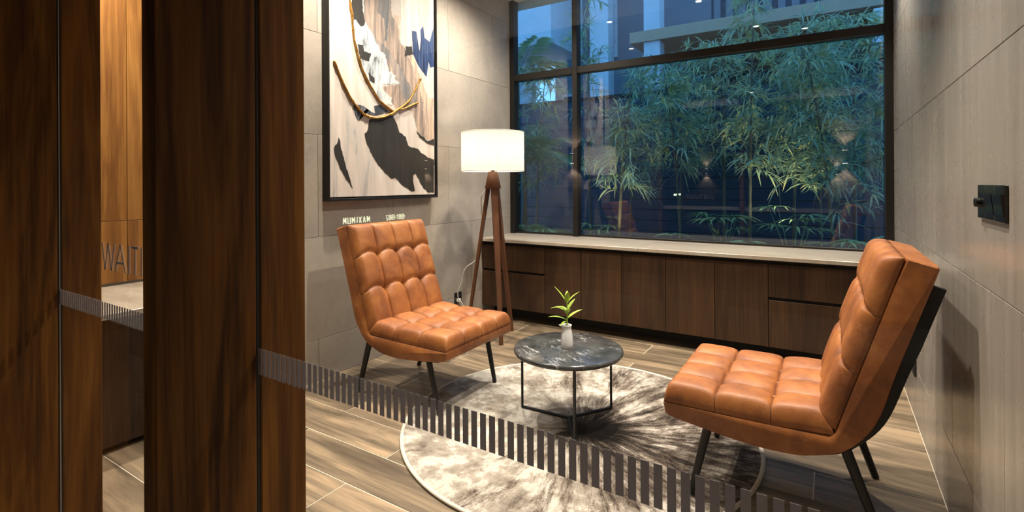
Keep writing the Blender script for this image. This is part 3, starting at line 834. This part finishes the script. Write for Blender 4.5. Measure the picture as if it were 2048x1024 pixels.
PM = {'taupe': paint_mat('paint_taupe', [(0.10, 0.095, 0.10), (0.24, 0.19, 0.165), (0.46, 0.35, 0.28), (0.62, 0.45, 0.34)], 0.45),
      'peach': paint_mat('paint_peach', [(0.22, 0.20, 0.20), (0.48, 0.37, 0.30), (0.70, 0.49, 0.36), (0.74, 0.58, 0.46)], 0.35),
      'slate': paint_mat('paint_slate', [(0.09, 0.10, 0.12), (0.19, 0.18, 0.18), (0.38, 0.31, 0.27)], 0.35),
      'bone': paint_mat('paint_bone', [(0.50, 0.47, 0.43), (0.66, 0.62, 0.56), (0.74, 0.70, 0.64)], 0.05),
      'cream': paint_mat('paint_cream', [(0.40, 0.34, 0.30), (0.62, 0.50, 0.41), (0.70, 0.60, 0.50)], 0.05),
      'blue': paint_mat('paint_blue', [(0.010, 0.014, 0.03), (0.012, 0.030, 0.11), (0.035, 0.075, 0.18), (0.24, 0.26, 0.28)], 0.15, k=14, sc=3),
      'ink': paint_mat('paint_ink', [(0.008, 0.007, 0.006), (0.015, 0.013, 0.011), (0.024, 0.021, 0.018)], 0.4, 0.6),
      'white': paint_mat('paint_white', [(0.05, 0.055, 0.06), (0.38, 0.42, 0.46), (0.70, 0.69, 0.66), (0.76, 0.74, 0.70)], 0.6, k=2.5, sc=5),
      'navy': paint_mat('paint_navy', [(0.012, 0.016, 0.022), (0.05, 0.06, 0.075), (0.20, 0.22, 0.25)], 0.9)}
t = NT('gold_paint'); f = t.noise(t.coords((1, 1, 1), rnd=False), 90, 4)
t.bsdf(t.ramp(f, [(0.3, (0.17, 0.075, 0.015)), (0.6, (0.50, 0.27, 0.06)), (0.8, (0.75, 0.55, 0.25))]), 0.35, 0.65, normal=t.bump(f, 0.6, 0.004)); M['gold'] = t.m
PAINT=[
('taupe',[(2.343,2.657),(2.576,2.741),(2.593,2.399),(2.694,2.278),(2.821,2.102),(2.92,1.825),(2.914,1.759),(2.962,1.616),(2.961,1.533),(2.848,1.606),(2.797,1.745),(2.622,1.747),(2.589,1.781),(2.502,1.876),(2.671,1.925),(2.561,1.993),(2.532,2.102),(2.443,2.154),(2.376,2.228),(2.341,2.328)]),
('peach',[(2.613,2.404),(2.684,2.424),(2.684,2.313),(2.725,2.218),(2.821,2.148),(2.865,2.049),(2.979,1.864),(3.038,1.874),(3.036,1.555),(2.973,1.542),(2.962,1.616),(2.914,1.759),(2.92,1.825),(2.799,2.083),(2.683,2.238)]),
('slate',[(2.461,2.699),(2.547,2.73),(2.574,2.458),(2.543,2.205),(2.528,2.202),(2.52,2.357),(2.459,2.382)]),
('slate',[(2.376,2.228),(2.457,2.199),(2.572,2.14),(2.631,2.087),(2.723,1.993),(2.797,1.9),(2.852,1.797),(2.732,1.792),(2.65,1.936),(2.571,2.067),(2.485,2.114),(2.42,2.162)]),
('bone',[(2.687,2.781),(2.772,2.812),(2.79,2.339),(2.792,2.241),(2.746,2.212),(2.693,2.211),(2.668,2.242),(2.678,2.304),(2.658,2.336),(2.679,2.363)]),
('cream',[(2.848,2.839),(3.053,2.913),(3.049,2.477),(2.994,2.304),(2.935,2.329),(2.925,2.42),(2.884,2.394),(2.868,2.498)]),
('blue',[(2.801,2.342),(2.845,2.346),(2.864,2.265),(2.88,2.207),(2.894,2.288),(2.89,2.365),(2.919,2.411),(2.935,2.321),(2.994,2.304),(3.04,2.435),(3.043,2.122),(2.998,2.106),(2.981,2.15),(2.956,2.027),(2.865,2.096),(2.805,2.175)]),
('ink',[(2.73,2.212),(2.794,2.226),(2.808,2.168),(2.719,2.134)]),
('white',[(2.246,2.275),(2.289,2.273),(2.306,2.251),(2.349,2.29),(2.376,2.255),(2.421,2.218),(2.494,2.116),(2.532,2.102),(2.561,1.993),(2.59,2.002),(2.63,1.977),(2.61,1.951),(2.671,1.928),(2.58,1.903),(2.507,1.898),(2.492,1.853),(2.589,1.817),(2.594,1.764),(2.492,1.761),(2.427,1.829),(2.338,1.959),(2.304,2.007),(2.271,2.107),(2.254,2.184)]),
('ink',[(2.283,2.124),(2.331,2.128),(2.339,2.089),(2.402,2.089),(2.383,2.029),(2.348,2.029),(2.304,2.034)]),
('ink',[(2.374,1.955),(2.428,1.927),(2.428,1.888),(2.391,1.9)]),
('ink',[(2.232,2.617),(2.326,2.651),(2.328,2.359),(2.341,2.308),(2.349,2.286),(2.34,2.26),(2.314,2.246),(2.272,2.282),(2.246,2.275),(2.238,2.333)]),
('ink',[(2.382,1.638),(2.478,1.67),(2.6,1.691),(2.642,1.626),(2.663,1.574),(2.728,1.548),(2.75,1.487),(2.795,1.474),(2.853,1.469),(2.9,1.435),(2.96,1.409),(3.037,1.395),(3.035,1.135),(2.97,1.136),(2.91,1.178),(2.828,1.283),(2.799,1.267),(2.804,1.211),(2.821,1.155),(2.781,1.151),(2.703,1.188),(2.618,1.249),(2.587,1.241),(2.515,1.286),(2.457,1.336),(2.39,1.421),(2.353,1.491),(2.34,1.54),(2.363,1.557),(2.373,1.601)]),
('navy',[(2.247,1.721),(2.327,1.725),(2.355,1.707),(2.364,1.679),(2.44,1.673),(2.559,1.709),(2.479,1.751),(2.426,1.737),(2.435,1.687),(2.401,1.691),(2.355,1.707),(2.318,1.674),(2.29,1.621),(2.264,1.653)]),
('ink',[(2.13,1.5),(2.141,1.477),(2.144,1.443),(2.184,1.322),(2.239,1.18),(2.183,1.239),(2.133,1.32),(2.109,1.367),(2.093,1.426),(2.101,1.447),(2.118,1.458)]),
('ink',[(2.842,1.601),(2.961,1.533),(3.036,1.555),(3.036,1.504),(2.961,1.516),(2.877,1.551)]),
]
GOLD=[[(2.207,2.608),(2.218,2.393),(2.234,2.299),(2.254,2.137),(2.304,1.993),(2.373,1.883),(2.473,1.776),(2.569,1.729),(2.611,1.723),(2.686,1.763),(2.752,1.811),(2.808,1.886),(2.864,1.964),(2.881,2.002)],
[(2.092,1.977),(2.115,1.93),(2.186,1.806),(2.251,1.729),(2.309,1.68),(2.373,1.655),(2.449,1.656),(2.538,1.68),(2.621,1.724),(2.73,1.76),(2.809,1.798),(2.849,1.812)]]

JAG = {'white': 0.010, 'ink': 0.004, 'navy': 0.004, 'blue': 0.002, 'taupe': 0.006, 'peach': 0.005, 'slate': 0.005, 'bone': 0.004, 'cream': 0.004}
for li, (mn, P) in enumerate(PAINT):
    rg = random.Random(li); q = []
    for i in range(len(P)):
        a, b = Vector(P[i]), Vector(P[(i + 1) % len(P)])
        m = max(1, int((b - a).length / 0.018))
        for k in range(m):
            p = a.lerp(b, k / m)
            if k: p += Vector((rg.uniform(-1, 1), rg.uniform(-1, 1))) * JAG[mn]
            # keep the paint on the canvas; strokes leaving the top of the view run on upwards
            q.append((min(max(p.x, PY0 + 0.021), PY1 - 0.021) - oy, min(max(p.y, PZ0 + 0.027), PZ1 - 0.022) - PZ0))
    x0 = -2.6292 - XL
    MB().prism(q, 'yz', x0, x0 + 0.0008 + 0.00012 * li).build('paint_stroke', PM[mn], pa)
for P in GOLD:
    q = catmull(P, 5); rg = random.Random(3)
    MB().tube([(-2.6215 - XL + rg.uniform(-.0015, .0015), p.x - oy + rg.uniform(-.002, .002), p.y - PZ0 + rg.uniform(-.002, .002)) for p in q], [0.0075 + rg.uniform(-.002, .0025) for _ in q], 7).build('gold_stroke', M['gold'], pa, smooth=True)

# ------------------------------------------------------------------ switches and sockets
sw = empty('light_switch', (XR, 1.775, 1.145)); tag(sw, 'black glossy light switch plate with dimmer knob and rockers on the right wall', 'switch')
MB().box(-0.008, 0, -0.130, 0.130, -0.046, 0.046, 0.0015).build('plate', M['switch'], sw)
for y in (-0.086, 0.0):
    MB().prism([(-0.0080, -0.030), (-0.0095, -0.030), (-0.0150, 0.024), (-0.0080, 0.024)], 'xz', y - 0.039, y + 0.039).build('rocker', M['switch'], sw)
for y in (-0.043, 0.043):
    MB().box(-0.0085, -0.008, y - 0.0008, y + 0.0008, -0.044, 0.044).build('module_gap', M['steel'], sw)
kn = MB().lathe([(0, 0), (0.0135, 0), (0.0130, 0.013), (0.011, 0.015), (0, 0.015)], seg=24).build('dimmer_knob', M['switch'], sw, angle=40, loc=(-0.008, 0.086, -0.002))
kn.rotation_euler.y = -math.pi / 2
def socket(loc, rz, label):
    s = empty('power_socket', loc, rz); tag(s, label, 'socket')
    MB().box(-0.046, 0.046, 0, 0.009, -0.046, 0.046, 0.002).build('plate', M['switch'], s)
    for z in (-0.021, 0.021):
        MB().box(-0.030, 0.030, 0.009, 0.0105, z - 0.017, z + 0.017, 0.001).build('insert', M['black_matte'], s)
    for x in (-0.012, 0.012): MB().box(x - 0.004, x + 0.004, 0.0105, 0.0112, 0.012, 0.024).build('contact_slot', M['steel'], s)
    return s
socket((XL, 3.382, 0.243), -math.pi / 2, 'black wall socket beside the left chair with a white plug')
socket((XR, 3.255, 0.272), math.pi / 2, 'black wall socket low on the right wall behind the right chair')

# ------------------------------------------------------------------ ceiling downlights
M['led'] = emit('downlight_lens', WARM, 18.0)
for i, (x, y, z, ax, ay, wts, cone, where) in enumerate(DOWNLIGHTS):
    d = empty('downlight', (x, y, z)); tag(d, 'small round recessed ceiling downlight ' + where, 'downlight', 'recessed ceiling downlights')
    MB().lathe([(0.030, -0.001), (0.044, -0.001), (0.045, -0.004), (0.040, -0.006), (0.031, -0.003)], seg=28, close=True).build('rim', M['white_plastic'], d, smooth=True)
    MB().lathe([(0, -0.0025), (0.031, -0.0025), (0.031, -0.001), (0, -0.001)], seg=24).build('lens', M['led'], d)
    l = bpy.data.lights.new('downlight_beam', 'SPOT'); l.energy = wts; l.color = WARM; l.spot_size = R(cone); l.spot_blend = 1.0; l.shadow_soft_size = 0.028
    o = bpy.data.objects.new('downlight_beam', l); COL.objects.link(o); o.parent = d
    o.location = (0, 0, -0.02)
    o.rotation_euler = Vector((ax - x, ay - y, -z)).to_track_quat('-Z', 'Y').to_euler()

# ------------------------------------------------------------------ lobby: wall lights and the lit lift sign, seen mirrored in the partition
for i, (x, z, lab) in enumerate(((-4.69, 1.47, 'black up-and-down wall light on the lobby planks, mirrored over the painting'),
                                 (-2.485, 1.487, 'black up-and-down wall light on the lobby planks, mirrored beside the window mullion'),
                                 (0.104, 1.42, 'black up-and-down wall light on the lobby planks, mirrored at the right of the window'))):
    s = empty('wall_light', (x, -4.002, z)); tag(s, lab, 'wall light', 'lobby wall lights')
    MB().box(-0.045, 0.045, 0, 0.075, -0.055, 0.055, 0.004).build('body', M['black'], s)
    for sg in (-1, 1):
        MB().lathe([(0, 0), (0.022, 0), (0.022, 0.003), (0, 0.003)], seg=16).build('lens', M['led'], s, loc=(0, 0.040, sg * 0.0565 - 0.0015))
        l = bpy.data.lights.new('wall_light_beam', 'SPOT'); l.energy = 70; l.color = (1, 0.95, 0.88); l.spot_size = R(78); l.spot_blend = 0.15; l.shadow_soft_size = 0.02
        o = bpy.data.objects.new('wall_light_beam', l); COL.objects.link(o); o.parent = s
        o.location = (0, 0.036, sg * 0.064); o.rotation_euler = (0 if sg < 0 else math.pi, 0, 0)
M['sign_glow'] = emit('sign_letters', (0.92, 0.95, 0.62), 15.0)
# the plate faces +x on the lobby pier; its own frame: local x runs left to right for a reader, local -y faces out
sg_ = empty('lift_sign', (-2.4005, -0.945, 0.990), math.pi / 2); tag(sg_, 'lit lift plate reading B1 B2 and MAXIMUM, mirrored above the left chair', 'sign')
MB().box(-0.40, 0.40, -0.004, 0.0015, -0.05, 0.05).build('plate', M['black_matte'], sg_)
def letters(txt, x0, h, wd):
    """condensed block capitals drawn from bars"""
    G = {'M': [(0, 0, 0, 1), (0, 1, .5, .3), (.5, .3, 1, 1), (1, 1, 1, 0)], 'A': [(0, 0, .5, 1), (.5, 1, 1, 0), (.2, .35, .8, .35)], 'X': [(0, 0, 1, 1), (0, 1, 1, 0)],
         'I': [(0, 0, 0, 1)], 'U': [(0, 1, 0, 0), (0, 0, 1, 0), (1, 0, 1, 1)], 'B': [(0, 0, 0, 1), (0, 1, 1, .9), (1, .9, 1, .6), (1, .55, 0, .5), (1, .45, 1, .1), (1, .1, 0, 0)],
         '1': [(.5, 0, .5, 1), (.5, 1, .2, .8)], '2': [(0, .9, 1, 1), (1, 1, 1, .55), (1, .55, 0, 0), (0, 0, 1, 0)]}
    x = x0
    for chr_ in txt:
        mb = MB(); w = wd * 0.56
        for ax, az, bx, bz in G[chr_]:
            mb.tube([(x + ax * w, -0.005, (az - .5) * h), (x + bx * w, -0.005, (bz - .5) * h)], 0.0024, 4)
        mb.build('letter', M['sign_glow'], sg_)
        x += wd * (0.62 if chr_ == 'I' else 1.0)
letters('MAXIMUM', 0.053, 0.036, 0.0317)
for x, tx in ((-0.232, 'B1'), (-0.145, 'B2')):
    for rr in (0.0155, 0.006):
        o = MB().lathe([(rr + 0.0022 * math.cos(w), 0.0022 * math.sin(w)) for w in [2 * math.pi * k / 6 for k in range(6)]], seg=24, close=True).build('ring', M['sign_glow'], sg_, loc=(x, -0.005, 0.0))
        o.rotation_euler.x = math.pi / 2
    letters(tx, x + 0.023, 0.031, 0.022)

# ------------------------------------------------------------------ the garden and the house beyond the window
M['soil'] = plain('garden_soil', (0.03, 0.026, 0.02), 0.95)
struct(MB().box(-9, 5, YW + 0.2, 13, 0.2, 0.30).build('ground', M['soil']))
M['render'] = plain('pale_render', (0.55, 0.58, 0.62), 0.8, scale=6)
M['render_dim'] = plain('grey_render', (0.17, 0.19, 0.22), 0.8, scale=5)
M['concrete'] = plain('concrete_band', (0.40, 0.29, 0.20), 0.85, scale=8)
M['dark_clad'] = plain('dark_cladding', (0.012, 0.052, 0.082), 0.7, scale=3)
M['dark_glass'] = plain('dark_window', (0.012, 0.028, 0.048), 0.12)
M['mortar'] = plain('fence_post', (0.014, 0.018, 0.024), 0.8)
# garden wall of dark horizontal boards
gw = struct(MB().box(-8.5, 4.5, 7.62, 7.74, 0.3, 2.55).build('wall_garden', M['mortar']))
bmsh = MB().box(-6.4, 6.4, -0.02, 0.0, 0.004, 0.156, 0.003).mesh('board', M['dark_clad'])
MB().box(-8.5, 4.5, 7.57, 7.76, 2.552, 2.59).build('coping', M['mortar'], gw)
for k in range(14): link('board', bmsh, gw, (-2.0, 7.62, 0.32 + k * 0.16))
# house: recessed blue ground wall, pale columns, concrete band, upper storey
hs = empty('neighbour_house', (-2.0, 9.0, 0.3)); tag(hs, 'pale house across the garden with columns and a concrete band', 'building')
def hbox(name, x0, x1, y0, y1, z0, z1, m, b=0.0):
    return MB().box(x0 + 2.0, x1 + 2.0, y0 - 9.0, y1 - 9.0, z0 - 0.3, z1 - 0.3, b).build(name, m, hs)
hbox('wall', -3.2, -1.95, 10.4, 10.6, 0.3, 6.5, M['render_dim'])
hbox('wall', -1.95, 4.5, 10.4, 10.6, 0.3, 6.5, M['dark_clad'])
hbox('wall', -9.0, -5.35, 9.3, 9.5, 0.3, 3.7, M['render'])
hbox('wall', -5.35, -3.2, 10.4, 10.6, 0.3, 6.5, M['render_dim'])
hbox('balcony', -6.6, -4.30, 8.2, 9.6, 3.78, 6.5, M['render'], 0.01)
hbox('column', -3.72, -3.36, 8.6, 8.9, 0.3, 6.5, M['render'], 0.02)
hbox('column', -2.72, -2.44, 8.6, 8.9, 0.3, 6.5, M['render'], 0.02)
hbox('band', -2.95, 4.5, 8.55, 10.4, 3.62, 3.81, M['concrete'], 0.01)
hbox('band', -2.2, 4.5, 8.9, 10.4, 3.30, 3.40, M['concrete'], 0.01)
for k in range(26): hbox('cladding_rib', -1.90 + k * 0.22, -1.78 + k * 0.22, 10.37, 10.40, 3.9, 6.5, M['render_dim'])
for (x0, x1, z0, z1) in ((-5.15, -4.75, 1.7, 3.2), (-4.35, -3.85, 3.9, 5.4), (-8.0, -7.2, 1.3, 2.8), (-0.9, 0.6, 0.8, 2.9)):
    w = hbox('window', x0, x1, 10.33 if x0 > -5.3 else 9.24, 10.40 if x0 > -5.3 else 9.30, z0, z1, M['render'])
    MB().box(x0 + .05 + 2, x1 - .05 + 2, (10.31 if x0 > -5.3 else 9.22) - 9, (10.335 if x0 > -5.3 else 9.245) - 9, z0 + .05 - .3, z1 - .05 - .3).build('pane', M['dark_glass'], w)
    for k in range(1, 4): MB().box(x0 + 2, x1 + 2, (10.30 if x0 > -5.3 else 9.21) - 9, (10.32 if x0 > -5.3 else 9.23) - 9, z0 + (z1 - z0) * k / 4 - .31, z0 + (z1 - z0) * k / 4 - .29).build('glazing_bar', M['render'], w)
# air conditioner on the house
ac = empty('air_conditioner', (0.95, 8.68, 2.98)); tag(ac, 'pale outdoor air conditioner unit high on the house at the right', 'air conditioner')
MB().box(-0.45, 0.45, -0.16, 0.16, 0, 0.60, 0.02).build('case', M['render'], ac)
for k in range(14): MB().box(-0.34, 0.34, -0.175, -0.160, 0.07 + k * 0.035, 0.085 + k * 0.035).build('grille_slat', M['render_dim'], ac)
for x in (-0.35, 0.35): MB().box(x - .02, x + .02, 0.165, 0.185, 0.0, 0.635).build('bracket', M['render_dim'], ac)

# bamboo
def leafmat(name, a, b, c):
    t = NT(name); v = t.coords((1, 1, 1)); f = t.noise(v, 7.0, 4, 0.7)
    col = t.ramp(f, [(0.36, a), (0.52, b), (0.64, c)])
    df = t.n('ShaderNodeBsdfPrincipled', _Roughness=0.5); tl = t.n('ShaderNodeBsdfTranslucent'); mx = t.n('ShaderNodeMixShader', _0=0.30)
    t.l(col, df.inputs['Base Color']); t.l(col, tl.inputs[0]); t.l(df.outputs[0], mx.inputs[1]); t.l(tl.outputs[0], mx.inputs[2]); t.l(mx.outputs[0], t.out.inputs[0])
    return t.m
M['bamboo_leaf'] = leafmat('bamboo_leaf', (0.24, 0.40, 0.34), (0.40, 0.54, 0.36), (0.75, 0.66, 0.24))
M['palm_leaf'] = leafmat('palm_leaf', (0.09, 0.20, 0.13), (0.17, 0.32, 0.17), (0.28, 0.40, 0.18))
M['culm'] = plain('bamboo_culm', (0.12, 0.11, 0.07), 0.5, scale=8)
def lance(mb, p, d, L, W, rg):
    d = d.normalized(); s = d.cross(Vector((rg.uniform(-.4, .4), rg.uniform(-.4, .4), 1)))
    if s.length < 1e-3: s = Vector((1, 0, 0))
    s.normalize(); up = s.cross(d)
    a = p; m1 = p + d * L * 0.30 - Vector((0, 0, 0.02 * L)); m2 = p + d * L * 0.65 - Vector((0, 0, 0.12 * L)); e = p + d * L - Vector((0, 0, 0.34 * L))
    V = [a, m1 - s * W + up * W * .3, m1, m1 + s * W + up * W * .3, m2 - s * W * .75 + up * W * .2, m2, m2 + s * W * .75 + up * W * .2, e]
    mb.add(V, [(0, 2, 1), (0, 3, 2), (1, 2, 5, 4), (2, 3, 6, 5), (4, 5, 7), (5, 6, 7)])
def bamboo(x, y, h, lean, label, seed, leaves=520, low=1.5, r=0.02, spread=0.62):
    rg = random.Random(seed)
    b = empty('bamboo', (x, y, 0.30)); tag(b, label, 'bamboo', 'bamboo stems in the garden')
    n = int(h / 0.28); pts = []; rad = []
    for k in range(n * 4 + 1):
        s = k / (n * 4)
        pts.append(Vector((lean[0] * s ** 1.8, lean[1] * s ** 1.8, h * s)))
        rad.append(r * (1 - 0.75 * s) * (1.14 if k % 4 == 0 else 1.0))
    MB().tube(pts, rad, 8).build('culm', M['culm'], b, smooth=True)
    lf = MB(); br = MB()
    nb_ = max(10, leaves // 14)
    for k in range(nb_):
        s = rg.uniform(low / h, 1.0)
        i = min(int(s * n * 4), n * 4 - 1); p = pts[i]
        w = rg.uniform(0, 2 * math.pi); L = rg.uniform(0.25, 1.0) * spread * (1.15 - 0.5 * s)
        d = Vector((math.cos(w), math.sin(w), rg.uniform(-0.05, 0.75))).normalized()
        q = [p + d * L * t_ - Vector((0, 0, 0.35 * L * t_ * t_)) for t_ in (0, .33, .66, 1)]
        br.tube(q, [0.003, 0.0025, 0.002, 0.001], 4, cap=False)
        for j in range(14):
            t_ = rg.uniform(0.25, 1.05); o = p + d * L * t_ - Vector((0, 0, 0.35 * L * t_ * t_))
            dd = d + Vector((rg.uniform(-1, 1), rg.uniform(-1, 1), rg.uniform(-0.9, 0.45)))
            lance(lf, o, dd, rg.uniform(0.11, 0.25), rg.uniform(0.0065, 0.012), rg)
    br.build('branches', M['culm'], b)['kind'] = 'stuff'
    lf.build('foliage', M['bamboo_leaf'], b)['kind'] = 'stuff'
    return b
BAM = [
 (-3.25, 5.75, 2.35, (0.10, 0.1), 'leafy bamboo just right of the window mullion', 936, 0.9, 0.016, 0.5),
 (-2.75, 6.35, 4.2, (-0.1, 0.1), 'tall thin bamboo in front of the left white column', 576, 1.1, 0.016, 0.38),
 (-1.98, 5.35, 2.0, (0.12, 0.1), 'bamboo with a yellow-lit base near the worktop', 648, 0.8, 0.022, 0.45),
 (-2.25, 6.5, 2.35, (0.2, 0.0), 'thin bamboo behind the yellow-based stem', 864, 1.0, 0.015, 0.6),
 (-1.45, 5.9, 2.35, (-0.2, 0.0), 'slender pale bamboo left of the window centre', 1080, 1.0, 0.016, 0.6),
 (-1.10, 6.6, 2.65, (0.0, 0.0), 'dark bamboo behind the window centre', 1296, 1.15, 0.022, 0.7),
 (-0.72, 5.8, 3.1, (0.05, 0.1), 'tall bamboo at the window centre rising past the transom', 1080, 1.1, 0.018, 0.5),
 (-0.35, 6.4, 2.65, (0.1, 0.0), 'leafy bamboo right of the window centre', 1440, 0.95, 0.020, 0.75),
 (0.02, 5.75, 2.3, (-0.25, 0.0), 'drooping leafy bamboo above the right chair', 1224, 0.7, 0.020, 0.62),
 (0.22, 6.6, 2.75, (0.0, 0.1), 'dense dark bamboo at the back right', 1440, 0.9, 0.020, 0.75),
 (0.42, 5.6, 2.35, (0.06, 0.0), 'thick bamboo stem by the right window frame', 792, 1.1, 0.026, 0.5),
 (-0.1, 7.1, 2.9, (-0.1, 0.0), 'bamboo against the dark boards at the back', 1224, 1.1, 0.018, 0.75),
 (-1.75, 7.1, 2.7, (0.1, 0.0), 'bamboo against the dark boards behind the window centre', 1152, 1.2, 0.018, 0.7),
]
for i, (x, y, h, le, lab, n, low, r, spd) in enumerate(BAM): bamboo(x, y, h, le, lab, 40 + i, n, low, r, spd)

# palms and undergrowth
def frond(L, nl, droop, rg, wide=0.016, ll=0.36):
    mb = MB(); pts = []
    for k in range(13):
        s = k / 12
        pts.append(Vector((L * s * (1 - 0.12 * s), 0, L * (0.30 * s - droop * s * s))))
    mb.tube(pts, [0.010 * (1 - 0.8 * k / 12) for k in range(13)], 5)
    for k in range(nl):
        s = 0.2 + 0.8 * k / nl
        i = min(int(s * 12), 11); p = pts[i].lerp(pts[i + 1], s * 12 - i)
        for sg in (-1, 1):
            d = Vector((0.75, sg * 1.0, -0.30 + rg.uniform(-.1, .1)))
            lance(mb, p, d, ll * math.sin(math.pi * (0.12 + 0.8 * s)) ** .6, wide, rg)
    return mb
def palm(x, y, h, nf, L, label, seed):
    rg = random.Random(seed)
    p = empty('palm', (x, y, 0.30)); tag(p, label, 'palm', 'feather palms outside the left window')
    if h > 0.3: MB().tube([(0, 0, 0), (0.02, 0, h * .5), (0, 0.02, h)], [0.045, 0.035, 0.030], 10).build('trunk', M['culm'], p, smooth=True)
    for k in range(nf):
        o = frond(L * rg.uniform(0.8, 1.1), 20, rg.uniform(0.35, 0.65), rg).build('frond', M['palm_leaf'], p)
        o.location = (0, 0, h - 0.02); o.rotation_euler = (0, -R(rg.uniform(10, 40)), 2 * math.pi * k / nf + rg.uniform(-.3, .3))
palm(-3.75, 6.1, 2.35, 10, 0.95, 'tall feather palm beside the left window frame', 1)
palm(-3.35, 5.6, 1.25, 9, 0.75, 'medium feather palm left of the window mullion', 2)
palm(-3.05, 5.15, 0.25, 8, 0.55, 'low feather palm at the bottom of the left pane', 3)
def fan_plant(x, y, h, nl, label, seed):
    rg = random.Random(seed)
    h *= 0.8
    p = empty('lady_palm', (x, y, 0.30)); tag(p, label, 'plant', 'fan-leaved plants under the bamboo')
    for k in range(nl):
        w = 2 * math.pi * k / nl + rg.uniform(-.4, .4); hh = h * rg.uniform(0.5, 1.05)
        tip = Vector((math.cos(w) * hh * 0.30, math.sin(w) * hh * 0.30, hh))
        mb = MB().tube([(0, 0, 0), tip * 0.55 + Vector((0, 0, .08 * h)), tip], [0.005, 0.004, 0.003], 5)
        d = Vector((math.cos(w), math.sin(w), 0)); sd = Vector((-d.y, d.x, 0))
        for j in range(7):
            a = (j - 3) * 0.55
            lance(mb, tip, d * math.cos(a) + sd * math.sin(a) + Vector((0, 0, 0.15)), rg.uniform(0.19, 0.30), 0.014, rg)
        mb.build('fan_leaf', M['palm_leaf'], p)
for i, (x, y, h, n, lab) in enumerate(((-2.62, 5.0, 0.52, 7, 'fan-leaved plant right of the mullion, low in the window'), (-2.25, 5.45, 0.62, 7, 'fan-leaved plant beside the yellow-based bamboo'),
        (-1.35, 5.1, 0.48, 7, 'fan-leaved plant left of the window centre above the worktop'), (-0.95, 5.6, 0.70, 8, 'tall fan-leaved plant at the window centre'),
        (-0.62, 4.95, 0.46, 7, 'low fan-leaved plant right of the window centre'), (-0.30, 5.35, 0.80, 8, 'fan-leaved plant left of the right chair back'),
        (-0.02, 5.0, 0.50, 7, 'low fan-leaved plant next to the right chair back'), (0.30, 5.15, 0.55, 7, 'fan-leaved plant by the right window frame'))):
    fan_plant(x, y, h, n, lab, 70 + i)

# small spike lights under the bamboo
M['spike'] = emit('spike_lens', (1.0, 0.86, 0.55), 12.0)
for x, y, e, ax, ay, az, lab in ((-1.90, 5.05, 30, -1.97, 5.36, 1.4, 'black garden spike light at the yellow-lit bamboo stem'), (-0.45, 5.6, 60, -0.5, 6.6, 3.2, 'black garden spike light under the bamboo at the window centre'), (-2.9, 5.4, 35, -3.0, 6.2, 3.0, 'black garden spike light under the palms')):
    s = empty('garden_spike_light', (x, y, 0.30)); tag(s, lab, 'garden light', 'garden spike lights')
    MB().tube([(0, 0, 0), (0, 0, 0.10)], 0.006, 8).build('spike', M['black'], s)
    MB().lathe([(0, 0.10), (0.022, 0.10), (0.028, 0.16), (0.026, 0.16), (0, 0.13)], seg=16).build('head', M['black'], s)
    MB().lathe([(0, 0.140), (0.021, 0.140), (0.021, 0.143), (0, 0.143)], seg=16).build('lens', M['spike'], s)
    l = bpy.data.lights.new('spike_beam', 'SPOT'); l.energy = e; l.color = (1.0, 0.84, 0.50); l.spot_size = R(70); l.spot_blend = 0.8; l.shadow_soft_size = 0.02
    o = bpy.data.objects.new('spike_beam', l); COL.objects.link(o); o.parent = s
    o.location = (0, 0, 0.165); o.rotation_euler = Vector((ax - x, ay - y, az - 0.46)).to_track_quat('-Z', 'Y').to_euler()
